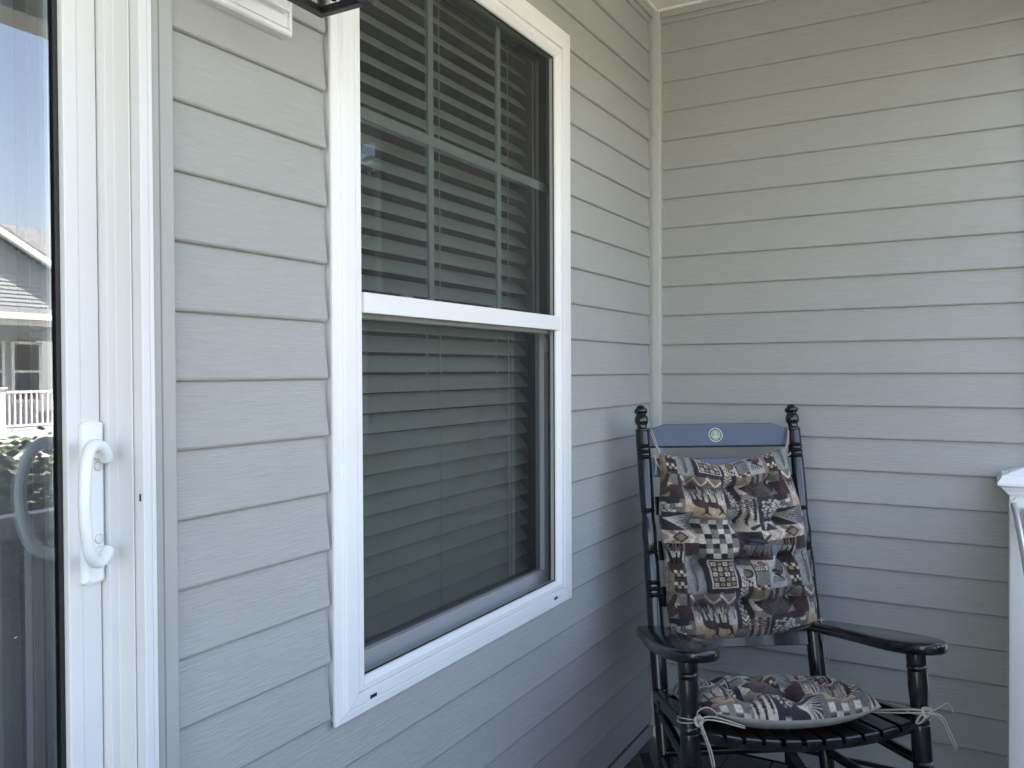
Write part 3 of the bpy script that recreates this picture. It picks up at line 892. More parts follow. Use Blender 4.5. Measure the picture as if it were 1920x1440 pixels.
def ringp(z, r, h=0.006, k=0.003):
    """a turned bead: tiny neck, bulge, neck"""
    return [(z - h - .001, r), (z - h, r - k), (z - h * .55, r + k * .6), (z, r + k), (z + h * .55, r + k * .6), (z + h, r - k), (z + h + .001, r)]
rocker_z = lambda y: 1.0312 - math.sqrt(max(0, 1 - (y - .2) ** 2))
for s in (-1, 1):
    # back post
    p0, p1 = bpt(s, rocker_z(.42) + .055), bpt(s, HB)
    ax = (p1 - p0); zl = ax.length
    zz = lambda z: (bpt(s, z) - p0).length
    r = .0222
    pf = [(0, .0165), (zz(.20), .0195), (zz(.36), .0225)]
    for zc in (.425, .443): pf += [(zz(zc) + d, rr) for d, rr in [(-.0062, .0225), (-.005, .0205), (0, .0238), (.005, .0205), (.0062, .0228)]]
    pf += [(zz(.60), .0232), (zz(.69), .0226)]
    for zc in (.702, .7195, .737): pf += [(zz(zc) + d, rr) for d, rr in [(-.0062, .0222), (-.005, .0200), (0, .0236), (.005, .0200), (.0062, .0222)]]
    pf += [(zz(.78), .0220), (zz(.815), .0212)]
    pf += [(zz(.826) + d, rr) for d, rr in [(-.0062, .0205), (-.005, .0190), (0, .0224), (.005, .0190), (.0062, .0196)]]
    pf += [(zz(.850), .0205), (zz(.872), .0222), (zz(.888), .0218), (zz(.905), .0200), (zz(.922), .0186), (zz(.932), .0186)]
    pf += [(zz(.943) + d, rr) for d, rr in [(-.0062, .0190), (-.005, .0180), (0, .0216), (.005, .0180), (.0062, .0198)]]
    pf += [(zz(.99), .0212), (zz(1.06), .0214), (zz(1.090), .0212)]
    for zc in (1.100, 1.1165, 1.133): pf += [(zz(zc) + d, rr) for d, rr in [(-.0062, .0210), (-.005, .0190), (0, .0225), (.005, .0190), (.0062, .0210)]]
    pf += [(zz(1.16), .0208), (zz(1.178), .0206), (zz(1.1785), .0188), (zz(1.181), .0208), (zz(1.1855), .0208), (zz(1.188), .0190), (zz(1.190), .0150), (zz(1.2005), .0146), (zz(1.2025), .0165), (zz(1.209), .0200), (zz(1.217), .0208), (zz(1.225), .0190), (zz(1.2315), .0150), (zz(1.2345), .0146), (zz(1.2365), .0175), (zz(1.240), .0202), (zz(1.245), .0205), (zz(1.2495), .0185), (zz(1.2505), .0140), (zz(1.257), .0125), (zz(1.2605), .0085), (zz(1.262), .002)]
    bm = B(); lathe(bm, p0, p1, pf, 24); part('back_post', bm, sm=True, auto=50)
    # front post
    f0, f1 = fpt(s, rocker_z(0) + .052), fpt(s, .6275)
    zz2 = lambda z: z - f0.z
    pf = [(0, .018), (zz2(.20), .0215), (zz2(.33), .0225)]
    for zc in (.352, .372): pf += [(zz2(zc) + d, rr) for d, rr in [(-.0072, .0225), (-.006, .0205), (0, .0242), (.006, .0205), (.0072, .0226)]]
    pf += [(zz2(.385), .0232), (zz2(.45), .0232), (zz2(.459), .0228)]
    pf += [(zz2(.4685) + d, rr) for d, rr in [(-.008, .0225), (-.0068, .0205), (0, .0232), (.0068, .0205), (.008, .0222)]]
    pf += [(zz2(.485), .0222), (zz2(.497), .0208), (zz2(.512), .0205), (zz2(.530), .0222), (zz2(.548), .0232), (zz2(.565), .0228), (zz2(.580), .0224)]
    pf += [(zz2(.5905) + d, rr) for d, rr in [(-.008, .0222), (-.0068, .0200), (-.003, .0236), (.003, .0238), (.0068, .0205), (.008, .0230)]]
    pf += [(zz2(.602), .0234), (zz2(.6275), .0234)]
    bm = B(); lathe(bm, f0, f1, pf, 24); part('front_post', bm, sm=True, auto=50)
    # arm: paddle outline, rounded nose, slightly falling to the rear
    poly = [(.213, .470), (.2125, .30), (.208, .15), (.204, .05), (.206, .0), (.214, -.045), (.232, -.078), (.260, -.096), (.288, -.095), (.308, -.081), (.323, -.055), (.333, -.015), (.338, .05), (.336, .13), (.328, .22), (.312, .32), (.300, .42), (.292, .462), (.282, .475)]
    P2 = [Vector((a, b, 0)) for a, b in poly]
    ctr = sum(P2, Vector()) / len(P2)
    def ring(ins, dz):
        out = []
        m = len(P2)
        for i in range(m):
            t = (P2[(i + 1) % m] - P2[i - 1]).normalized()
            nrm = Vector((t.y, -t.x, 0))
            if nrm.dot(P2[i] - ctr) > 0: nrm = -nrm
            q = P2[i] + nrm * ins
            out.append((s * q.x, q.y, .6565 - .08 * q.y + dz))
        return out
    bm = B(); loft(bm, [ring(.008, -.0285), ring(.0035, -.0270), ring(0.0, -.0225), ring(0.0, -.0085), ring(.0015, -.0045), ring(.0045, -.0015), ring(.009, 0.0)])
    part('arm', bm, sm=True, auto=55)
    # rocker
    bm = B()
    lo = []
    for i in range(29):
        yy = -.26 + i * (.94 / 28)
        h = .052 if -.20 < yy < .62 else .044
        zb = rocker_z(yy)
        w = .0155
        lo.append([(s * (.2540 - .024 * min(1, max(0, (yy) / .42))) - w, yy, zb), (s * (.2540 - .024 * min(1, max(0, (yy) / .42))) + w, yy, zb), (s * (.2540 - .024 * min(1, max(0, (yy) / .42))) + w, yy, zb + h), (s * (.2540 - .024 * min(1, max(0, (yy) / .42))) - w, yy, zb + h)])
    loft(bm, lo); part('rocker', bm)
    # seat side rail and lower side stretcher
    def bar(a, b, hw, hh, nm, sm=False):
        a = Vector(a); b = Vector(b); d = (b - a).normalized()
        u = Vector((0, 0, 1)).cross(d).normalized(); v = d.cross(u)
        bm = B(); loft(bm, [[p + u * hw + v * hh, p - u * hw + v * hh, p - u * hw - v * hh, p + u * hw - v * hh] for p in (a, b)])
        bmesh.ops.bevel(bm, geom=bm.edges[:], offset=.003, segments=2, affect='EDGES')
        return part(nm, bm)
    bar((s * .272, .015, .462), (s * .243, .435, .431), .0115, .0185, 'seat_rail')
    bm = B(); tube(bm, [(s * .274, .012, .375), (s * .236, .415, .385)], .0135, 14); part('side_stretcher', bm, sm=True)
    bm = B(); tube(bm, [(s * .276, .010, .26), (s * .234, .410, .27)], .0125, 14); part('side_stretcher', bm, sm=True)

bm = B(); tube(bm, [(-.232, .408, .286), (.232, .408, .286)], .0125, 14); part('rear_stretcher', bm, sm=True)
bm = B(); tube(bm, [(-.277, 0, .24), (.277, 0, .24)], .0125, 14); part('front_stretcher', bm, sm=True)
bm = B(); box(bm, -.24, .24, .395, .415, .405, .440, .003); part('rear_seat_rail', bm)

seat_z = lambda x, y: .4370 + .030 * (abs(x) / .25) ** 2.1 - .055 * y
# curved front and back seat rails
for (ya, yb, dz, hgt) in ((0.0035, .0225, -.0165, .013), (.355, .375, -.0165, .03)):
    bm = B(); lo = []
    for i in range(25):
        x = -.262 + .524 * i / 24
        zt = seat_z(x, (ya + yb) / 2) + dz
        e = hgt
        lo.append([(x, ya, zt), (x, yb, zt), (x, yb, zt - e), (x, ya, zt - e)])
    loft(bm, lo); part('seat_front_rail' if ya < .1 else 'seat_back_rail', bm)
# 11 seat slats
edges = [(-.239, -.204), (-.196, -.160), (-.150, -.113), (-.104, -.067), (-.055, -.018), (-.006, .031), (.040, .079), (.087, .126), (.133, .171), (.178, .217), (.224, .259)]
for (xa, xb) in edges:
    bm = B(); lo = []
    T = .016
    prof = []
    for y, top in ((-.0130, -.010), (-.0125, -.0045), (-.0095, -.0012), (-.004, 0), (.01, 0), (.12, 0), (.25, 0), (.385, 0)):
        prof.append((y, top))
    for y, dt in prof:
        lo.append([(xa, y, seat_z(xa, y) + dt - .001), (xa + .002, y, seat_z(xa, y) + dt), (xb - .002, y, seat_z(xb, y) + dt), (xb, y, seat_z(xb, y) + dt - .001), (xb, y, seat_z(xb, y) - T), (xa, y, seat_z(xa, y) - T)])
    loft(bm, lo); part('seat_slat', bm)

# back slats between the posts
def bslat(z0, z1, cut=None, th=.014, nm='back_slat', mat=None, dy=0.0, bow=.014, xin=.210, **kw):
    bm = B(); lo = []
    N = 24
    for i in range(N + 1):
        x = -xin + 2 * xin * i / N
        t = abs(x) / xin
        zt = z1
        if cut and abs(x) > cut[0]:
            zt = z1 - cut[1] * (abs(x) - cut[0]) / (xin - cut[0])
        by = bow * (1 - t * t) + dy
        def Y(z): return D0 + LN * (z - .1) / 1.1599 + by
        b = .0018
        lo.append([(x, Y(z0) - th / 2 + b, z0), (x, Y(z0 + b) - th / 2, z0 + b), (x, Y(zt - b) - th / 2, zt - b), (x, Y(zt) - th / 2 + b, zt), (x, Y(zt) + th / 2, zt), (x, Y(z0) + th / 2, z0)])
    loft(bm, lo)
    return part(nm, bm, mat, **kw)
crest = bslat(1.1345, 1.203, (.167, .019), nm='top_slat', mat=M['blue'], label='slate blue top slat with a round emblem', bow=.006, xin=.222)
bm = B(); lo = []
def bar_under(z0, z1, nm):
    return bslat(z0, z1, nm=nm, bow=.006, xin=.222)
bslat(1.1302, 1.1343, nm='slat_edge', bow=.006, xin=.222)
bslat(1.043, 1.098, nm='back_slat', mat=M['blue'], bow=.006, xin=.222)
bslat(.93, .985); bslat(.80, .855); bslat(.67, .725)
bslat(.553, .612, nm='lower_back_slat', bow=.006)

# round emblem on the top slat (third level: chair > top slat > emblem pieces)
EM = {}
EM['ring'] = simple('emblem_cream', (0.60, 0.58, 0.44), 0.4, 0.03, 30)
EM['band'] = simple('emblem_dark_olive', (0.035, 0.038, 0.025), 0.4, 0.1, 30)
EM['field'] = simple('emblem_sage', (0.20, 0.27, 0.21), 0.4, 0.08, 60)
EM['pale'] = simple('emblem_pale_green', (0.42, 0.44, 0.34), 0.4, 0.05, 60)
EM['gold'] = simple('emblem_gold', (0.42, 0.40, 0.20), 0.4, 0.05, 60)
ez = 1.168
eslope = LN / 1.1599
eu = Vector((1, 0, 0)); ev = Vector((0, eslope, 1)).normalized(); en = eu.cross(ev).normalized()   # en points to the front (-y)
if en.y > 0: en = -en
ey = D0 + LN * (ez - .1) / 1.1599 + .006 - .007
EC = Vector((-.0105, ey, ez))
def disc(r0, r1, h, nm, mat, cu=0, cv=0, sx=1, sy=1, seg=40):
    bm = B()
    c = EC + eu * cu + ev * cv
    def lp(r, hh): return [c + (eu * math.cos(2 * math.pi * i / seg) * r * sx + ev * math.sin(2 * math.pi * i / seg) * r * sy) + en * hh for i in range(seg)]
    if r0 <= 0: loft(bm, [lp(r1, -.0005), lp(r1, h)])
    else:
        vl = loft(bm, [lp(r1, -.0005), lp(r1, h), lp(r0, h), lp(r0, -.0005)], cap=False)
    fixn(bm)
    return build(nm, bm, mat, crest, local=True)
disc(0, .0222, .0008, 'emblem_disc', EM['band'])
disc(.0197, .0217, .0014, 'emblem_ring', EM['ring'])
disc(0, .0140, .0012, 'emblem_field', EM['field'])
disc(.0128, .0142, .0016, 'emblem_ring', EM['pale'])
disc(.0020, .0042, .0018, 'emblem_mark', EM['pale'], 0, .0068)
disc(0, .0030, .0018, 'emblem_mark', EM['pale'], 0, .0012, 1, .8)
disc(0, .0034, .0018, 'emblem_mark', EM['pale'], -.0062, -.0042, .9, .55)
disc(0, .0034, .0018, 'emblem_mark', EM['pale'], .0062, -.0042, .9, .55)
disc(0, .0050, .0018, 'emblem_mark', EM['pale'], 0, -.0072, 1, .42)
disc(0, .0040, .0018, 'emblem_mark', EM['pale'], 0, -.0044, 1, .3)
def letters(text, a0, a1, rad, flip, size=.0058):
    for i, ch in enumerate(text):
        if ch == ' ': continue
        cu = bpy.data.curves.new('letter', 'FONT'); cu.body = ch; cu.size = size; cu.align_x = 'CENTER'; cu.align_y = 'CENTER'; cu.extrude = .00015
        to = bpy.data.objects.new('letter', cu); COL.objects.link(to)
        bpy.context.view_layer.update()
        me = bpy.data.meshes.new_from_object(to.evaluated_get(bpy.context.evaluated_depsgraph_get()))
        bpy.data.objects.remove(to); bpy.data.curves.remove(cu)
        t = i / max(1, len(text) - 1)
        a = R(a0 + (a1 - a0) * t)
        rr = a - R(90) + (math.pi if flip else 0)
        bm = B(); bm.from_mesh(me)
        for v in bm.verts:
            x = v.co.x * math.cos(rr) - v.co.y * math.sin(rr) + math.cos(a) * rad
            y = v.co.x * math.sin(rr) + v.co.y * math.cos(rr) + math.sin(a) * rad
            v.co = EC + eu * x + ev * y + en * (.0012 + v.co.z)
        bpy.data.meshes.remove(me)
        build('emblem_letter', bm, EM['gold'], crest, local=True)
letters('UNITED STATES', 205, -25, .0168, False)
letters('ARMY', 242, 298, .0168, True)

# ---------------------------------------------------------------- printed cloth
TW, THh = 575, 675
def C(r, g, b):
    c = srgb(r, g, b); return np.array(c[:3])
cream, sand, navy, burg = C(180, 168, 154), C(166, 144, 119), C(49, 45, 51), C(63, 45, 46)
sage, ice, brown, ink = C(115, 113, 105), C(133, 132, 128), C(64, 55, 51), C(35, 32, 32)
taupe, olive, grey, white_, skyb = C(122, 108, 95), C(106, 99, 85), C(98, 94, 91), C(192, 183, 171), C(106, 109, 114)
cv = np.zeros((THh, TW, 3)); cv[:] = taupe
prng = np.random.RandomState(3)
def px(x0, y0, x1, y1):
    xs = np.arange(int(x0), int(x1)); ys = np.arange(int(y0), int(y1))
    return np.meshgrid(xs, ys)
def put(X, Y, mask, col):
    if mask is None: mask = np.ones(X.shape, bool)
    yy = (Y[mask] - 455) % THh; xx = X[mask] % TW
    cv[yy.astype(int), xx.astype(int)] = col if np.ndim(col) == 1 else col[mask]
def rect(x0, y0, x1, y1, col, edge=False):
    X, Y = px(x0, y0, x1, y1); put(X, Y, None, col)
    if edge:
        put(X, Y, (X < x0 + 3) | (X > x1 - 4) | (Y < y0 + 3) | (Y > y1 - 4), ink)
def ell(cx, cy, rx, ry, col, ang=0):
    m = max(rx, ry) + 2
    X, Y = px(cx - m, cy - m, cx + m, cy + m)
    c, s_ = math.cos(ang), math.sin(ang)
    u = (X - cx) * c + (Y - cy) * s_; v = -(X - cx) * s_ + (Y - cy) * c
    put(X, Y, (u / rx) ** 2 + (v / ry) ** 2 <= 1, col)
def line(x0, y0, x1, y1, w, col, w1=None):
    m = w + 2
    X, Y = px(min(x0, x1) - m, min(y0, y1) - m, max(x0, x1) + m, max(y0, y1) + m)
    dx, dy = x1 - x0, y1 - y0; L = math.hypot(dx, dy) + 1e-6
    t = np.clip(((X - x0) * dx + (Y - y0) * dy) / L ** 2, 0, 1)
    d = np.hypot(X - x0 - t * dx, Y - y0 - t * dy)
    ww = w + ((w1 if w1 is not None else w) - w) * t
    put(X, Y, d <= ww, col)
def tri(p, col):
    xs = [a for a, _ in p]; ys = [b for _, b in p]
    X, Y = px(min(xs), min(ys), max(xs) + 1, max(ys) + 1)
    m = np.ones(X.shape, bool); n = len(p)
    ar = sum(p[i][0] * p[(i + 1) % n][1] - p[(i + 1) % n][0] * p[i][1] for i in range(n))
    for i in range(n):
        (ax, ay), (bx, by) = p[i], p[(i + 1) % n]
        m &= (((bx - ax) * (Y - ay) - (by - ay) * (X - ax)) * ar >= 0)
    put(X, Y, m, col)
def speck(x0, y0, x1, y1, amt):
    X, Y = px(x0, y0, x1, y1)
    yy = ((Y - 455) % THh).astype(int); xx = (X % TW).astype(int)
    cv[yy, xx] *= (1 + amt * prng.randn(*X.shape)[..., None]).clip(.3, 1.7)
def checker(x0, y0, x1, y1, n, m, cols, pad=0):
    for i in range(n):
        for j in range(m):
            a, b = x0 + (x1 - x0) * i / n, y0 + (y1 - y0) * j / m
            rect(a, b, a + (x1 - x0) / n + 1, b + (y1 - y0) / m + 1, cols(i, j))
def grass(x0, y0, x1, y1, n, col, ln=(20, 60)):
    for _ in range(n):
        x = prng.uniform(x0, x1); l = prng.uniform(*ln)
        line(x, y0, x + prng.uniform(-12, 12), min(y1, y0 + l), 2.2, col * prng.uniform(.7, 1.3), .6)
def paw(x0, y0, x1, y1, bg):
    rect(x0, y0, x1, y1, bg, True)
    w, h = x1 - x0, y1 - y0
    ell(x0 + w * .62, y0 + h * .35, w * .26, h * .20, brown, .5); ell(x0 + w * .60, y0 + h * .35, w * .18, h * .13, taupe, .5)
    for i in range(5):
        ell(x0 + w * (.18 + .14 * i), y0 + h * (.48 + .07 * i), w * .06, h * .075, brown)
        line(x0 + w * (.14 + .14 * i), y0 + h * (.64 + .06 * i), x0 + w * (.11 + .14 * i), y0 + h * (.74 + .06 * i), 2.5, brown)
def sprig(x0, y0, x1, y1):
    rect(x0, y0, x1, y1, ice, True)
    cx = (x0 + x1) / 2; h = y1 - y0
    line(cx - 3, y0 + h * .07, cx + 3, y0 + h * .88, 3, ink, 1.5)
    for i in range(11):
        yy = y0 + h * (.30 + .055 * i); l = 26 - i * 1.4
        for sg in (-1, 1): line(cx + 1, yy + 12, cx + sg * l, yy - 8, 2.3, ink, .8)
def bear(x0, y0, x1, y1):
    rect(x0, y0, x1, y1, taupe * 1.1); rect(x0, y0 + (y1 - y0) * .35, x1, y0 + (y1 - y0) * .72, cream)
    grass(x0, y0, x1, y0 + 60, 60, olive, (20, 55))
    w, h = x1 - x0, y1 - y0
    ell(x0 + w * .55, y0 + h * .62, w * .40, h * .32, brown); ell(x0 + w * .25, y0 + h * .52, w * .17, h * .17, brown); ell(x0 + w * .12, y0 + h * .48, w * .07, h * .07, ink)
    for t, ln in ((.30, .10), (.44, .03), (.66, .03), (.82, .08)):
        line(x0 + w * t, y0 + h * .55, x0 + w * (t + .09), y0 + h * ln, 13, brown * .9, 9)
    for _ in range(130):
        x, y = prng.uniform(x0 + w * .2, x0 + w * .9), prng.uniform(y0 + h * .45, y0 + h * .9)
        if ((x - x0 - w * .55) / (w * .38)) ** 2 + ((y - y0 - h * .62) / (h * .29)) ** 2 < 1: line(x, y, x + prng.uniform(-9, 9), y + prng.uniform(-3, 3), 1.6, brown * prng.uniform(1.2, 2.6), .8)
def deer(x0, y0, x1, y1):
    h = y1 - y0; w = x1 - x0
    rect(x0, y0, x1, y0 + h * .62, cream * .95); rect(x0, y0 + h * .55, x1, y1, sand)
    grass(x0, y0, x1, y0 + h * .5, 95, grey, (20, 85))
    grass(x0, y0, x1, y0 + h * .3, 50, brown, (15, 45))
    ell(x0 + w * .38, y0 + h * .55, w * .19, h * .13, brown * 1.1, .35); ell(x0 + w * .68, y0 + h * .58, w * .16, h * .10, brown, .3)
    for t in (.24, .34, .46, .60, .76): line(x0 + w * t, y0 + h * .54, x0 + w * (t - .03), y0 + h * .22, 7, brown, 3)
    line(x0 + w * .50, y0 + h * .58, x0 + w * .50, y0 + h * .82, 11, brown, 8); line(x0 + w * .82, y0 + h * .62, x0 + w * .88, y0 + h * .80, 9, brown, 6)
    for cx, cy in ((.50, .82), (.88, .80)):
        for a in (-1, 1): line(x0 + w * cx, y0 + h * cy, x0 + w * (cx + a * .10), y0 + h * (cy + .12), 4, ink, 2)
def cone(cx, cy, rx, ry):
    ell(cx, cy, rx, ry, brown)
    for _ in range(55):
        a, q = prng.uniform(0, 6.28), math.sqrt(prng.uniform(0, 1))
        ell(cx + rx * q * math.cos(a) * .95, cy + ry * q * math.sin(a) * .95, 6.5, 4.5, white_ * prng.uniform(.35, .95))
def needles(cx, cy, x1, y0, y1, n):
    for i in range(n):
        t = i / (n - 1)
        line(cx, cy, x1, y0 + (y1 - y0) * t, 2.0, white_ * .95, 1.4)
def trees(x0, y0, x1, y1, n, bg):
    rect(x0, y0, x1, y1, bg)
    w, h = x1 - x0, y1 - y0
    for i in range(n):
        cx = x0 + w * (i + .5) / n; ln = h * prng.uniform(.68, .92)
        for j in range(13):
            yy = y0 + ln * j / 13; l = w / n * .62 * (1 - j / 14)
            for sg in (-1, 1): line(cx, yy, cx + sg * l, yy + 12, 5, ink * prng.uniform(.9, 2.0), 2.5)
            if j % 2 == 0: line(cx - l * .7, yy + 6, cx - l * .2, yy + 10, 2, white_ * .7)
def zig(x0, y0, x1, y1):
    rect(x0, y0, x1, y1, olive * 1.1)
    n = 3; w = (x1 - x0) / n; h = y1 - y0
    rect(x0, y0 + h * .62, x1, y1, brown * 2.2)
    for i in range(n):
        for o, c, ww in ((16, C(120, 90, 88), 9), (0, white_, 9), (-13, taupe, 6)):
            line(x0 + i * w, y0 + h * .12 + o, x0 + (i + .5) * w, y0 + h * .72 + o * .6, ww, c); line(x0 + (i + .5) * w, y0 + h * .72 + o * .6, x0 + (i + 1) * w, y0 + h * .12 + o, ww, c)
def chev(x0, y0, x1, y1):
    rect(x0, y0, x1, y1, olive)
    y = y0 - 20; i = 0
    cx = (x0 + x1) / 2
    while y < y1 - 16:
        c = [white_, brown, sand, olive * .6][i % 4]
        for sg in (x0 + 3, x1 - 3):
            if y > y0 - 3: line(sg, y + 3, cx, min(y + 22, y1 - 3), 4.5, c)
        y += 11; i += 1

xo = 0
# --- rows, in units of one repeat (x from the left edge of the sprig panel, y as read off the cloth)
rect(0, 1120, 575, 1135, brown)
sprig(0, 922, 95, 1132)
rect(95, 922, 262, 1135, navy); rect(112, 930, 262, 1095, burg * .8)
rect(118, 948, 246, 1100, cream); rect(124, 954, 240, 1094, brown)
for i in range(4):
    for j in range(5):
        a, b = 130 + i * 28, 960 + j * 27
        if (i + j) % 2 == 0: rect(a, b, a + 20, b + 20, cream * .95); ell(a + 10, b + 10, 5, 5, olive)
        else: tri([(a + 10, b), (a + 20, b + 10), (a + 10, b + 20), (a, b + 10)], sand * .9); ell(a + 10, b + 10, 3.5, 3.5, ink)
rect(262, 935, 345, 992, grey); rect(300, 940, 345, 992, sage)
paw(262, 990, 340, 1112, cream)
paw(340, 962, 405, 1020, cream); rect(340, 1020, 408, 1096, sage, True)
checker(325, 1094, 415, 1122, 6, 2, lambda i, j: [cream, brown, olive][(i + 2 * j) % 3])
# eagle
rect(405, 880, 500, 1118, ice * 1.25); rect(405, 870, 500, 945, skyb)
for i in range(5): rect(405, 945 + i * 11, 500, 949 + i * 11, white_)
ell(470, 1010, 26, 42, brown, .35); line(478, 960, 470, 1010, 14, taupe * .6, 20); ell(436, 1022, 17, 10, ink); line(440, 1040, 488, 1075, 6, ink, 3)
for i in range(7): line(430 + i * 9, 1052 + i * 3, 420 + i * 12, 1085, 2.2, ink)
# moose
rect(500, 830, 575, 1010, taupe * .8); rect(500, 895, 575, 960, cream * .9)
grass(500, 830, 575, 930, 45, ink, (25, 80))
ell(538, 975, 34, 48, brown * .75); line(520, 960, 508, 890, 8, ink, 5); line(556, 950, 568, 885, 8, ink, 5); line(538, 960, 541, 905, 6, ink, 4)
# fine check column
checker(525, 1000, 590 - 12, 1160, 4, 10, lambda i, j: [white_, brown, ink, sand][(i * 2 + j) % 4] if (i + j) % 2 == 0 else brown)
rect(0, 1125, 22, 1190, burg)
# --- zigzag row and its neighbours
zig(22, 1130, 230, 1196)
rect(230, 1100, 325, 1320, navy); chev(256, 1104, 298, 1316)
deer(30, 1194, 232, 1376)
bear(325, 1122, 545, 1278)
rect(540, 1130, 575, 1185, sage * .9); rect(545, 1180, 575, 1275, olive * 1.1)
rect(-42, 1190, 28, 1272, burg)
checker(-42, 1272, 12, 1362, 2, 4, lambda i, j: [white_ * .9, grey, sage * .8][(i + j * 2) % 3])
rect(228, 1318, 290, 1400, sage * .85, True)
# --- trees / cones row
trees(290, 1272, 400, 1470, 3, cream * 1.02)
rect(400, 1262, 520, 1470, navy); cone(458, 1340, 46, 62); line(360, 1452, 430, 1418, 10, brown, 4); needles(440, 1420, 500, 1425, 1468, 5); needles(440, 1420, 420, 1425, 1468, 4)
rect(520, 1262, 575, 1300, navy); rect(485, 1300, 540, 1385, navy); cone(510, 1335, 30, 42)
rect(-75, 1350, 45, 1460, navy); needles(-70, 1385, 40, 1362, 1455, 9); rect(40, 1345, 75, 1465, grey * 1.05)
# --- diamonds / big checker / loon row
rect(-75, 1455, 78, 1525, sand)
for i, c in ((-72, white_), (-40, taupe)):
    line(i, 1460, i + 34, 1490, 8, c); line(i + 34, 1490, i, 1520, 8, c)
tri([(-42, 1490), (-4, 1457), (36, 1490), (-4, 1523)], brown); tri([(-28, 1490), (-4, 1470), (22, 1490), (-4, 1511)], olive * 1.2)
line(40, 1460, 68, 1490, 8, white_); line(68, 1490, 40, 1520, 8, white_)
rect(8, 1522, 80, 1596, burg)
checker(78, 1390, 275, 1612, 6, 8, lambda i, j: [[white_, grey, cream, sage], [ink * 1.3, cream * .95, ink * 1.2, taupe]][j % 2][(i + (j // 2)) % 4] * (0.9 + 0.25 * prng.rand()))
rect(275, 1470, 440, 1640, burg); ell(360, 1560, 58, 72, ink * 1.2); grass(300, 1545, 430, 1636, 90, grey, (30, 85)); ell(362, 1530, 42, 22, C(62, 67, 78), .25)
line(330, 1522, 395, 1540, 4, ink); line(275, 1500, 330, 1525, 5, ink)
for i in range(14): line(290 + i * 11, 1492, 280 + i * 11, 1470, 2.5, ink)
rect(400, 1470, 500, 1530, sand); line(405, 1475, 440, 1500, 8, white_); line(440, 1500, 405, 1526, 8, brown); line(450, 1475, 490, 1500, 8, cream); line(490, 1500, 450, 1526, 8, cream)
rect(425, 1528, 500, 1560, olive * .9)
speck(0, 455, TW, 455 + THh, .16)
bl_n = prng.rand(THh // 5 + 2, TW // 5 + 2)
bl_n = np.repeat(np.repeat(bl_n, 5, 0), 5, 1)[:THh, :TW]
bl_n = (bl_n + np.roll(bl_n, 2, 0) + np.roll(bl_n, 2, 1) + np.roll(bl_n, -2, 0)) / 4
cv *= (0.68 + 0.64 * bl_n)[..., None]
# soften one step
cv = (cv * 2 + np.roll(cv, 1, 0) + np.roll(cv, 1, 1)) / 4
cv = cv.clip(0.004, 0.9)

def sample_print(u, v):
    x = np.mod(u, TW); y = np.mod(v - 455, THh)
    return cv[y.astype(int) % THh, x.astype(int) % TW]

def cushion(name, parent, NX, NY, pos, uvf, mats, **kw):
    """pos(a,b)->front points (N,3) and back points; a,b in 0..1 grids"""
    a, b = np.meshgrid(np.linspace(0, 1, NX), np.linspace(0, 1, NY), indexing='xy')
    Ff, Bk = pos(a, b)
    vf = Ff.reshape(-1, 3); st = 6
    ai = list(range(0, NX, st)) + ([NX - 1] if (NX - 1) % st else [])
    verts = [vf]
    faces = []
    idx = np.arange(NX * NY).reshape(NY, NX)
    q = np.stack([idx[:-1, :-1], idx[:-1, 1:], idx[1:, 1:], idx[1:, :-1]], -1).reshape(-1, 4)
    me = bpy.data.meshes.new(name)
    allv = np.concatenate([vf, Bk.reshape(-1, 3)])
    qb = (q + NX * NY)[:, ::-1]
    # rim
    rim = np.concatenate([idx[0, :], idx[1:, -1], idx[-1, -2::-1], idx[-2:0:-1, 0]])
    r2 = np.roll(rim, -1)
    qr = np.stack([rim, rim + NX * NY, r2 + NX * NY, r2], -1)
    allq = np.concatenate([q, qb, qr])
    me.vertices.add(len(allv)); me.vertices.foreach_set('co', allv.astype(np.float32).ravel())
    me.loops.add(allq.size); me.loops.foreach_set('vertex_index', allq.astype(np.int32).ravel())
    me.polygons.add(len(allq)); me.polygons.foreach_set('loop_start', np.arange(0, allq.size, 4, dtype=np.int32))
    mi = np.concatenate([np.zeros(len(q)), np.ones(len(qb)), np.ones(len(qr))]).astype(np.int32)
    me.polygons.foreach_set('material_index', mi)
    me.polygons.foreach_set('use_smooth', np.ones(len(allq), dtype=bool))
    me.update(calc_edges=True)
    u, v = uvf(a, b)
    col = np.concatenate([sample_print(u.ravel(), v.ravel()), np.tile(np.array([[.3, .3, .27]]), (NX * NY, 1))])
    at = me.color_attributes.new('print', 'FLOAT_COLOR', 'POINT')
    at.data.foreach_set('color', np.concatenate([col, np.ones((len(col), 1))], 1).astype(np.float32).ravel())
    me.validate()
    for m in mats: me.materials.append(m)
    o = bpy.data.objects.new(name, me); COL.objects.link(o)
    if parent: o.parent = parent
    tag(o, **kw)
    return o

def edge_prof(t, p=2.6):
    s = np.abs(2 * t - 1)
    return (1 - s ** p).clip(0, 1) ** 0.5

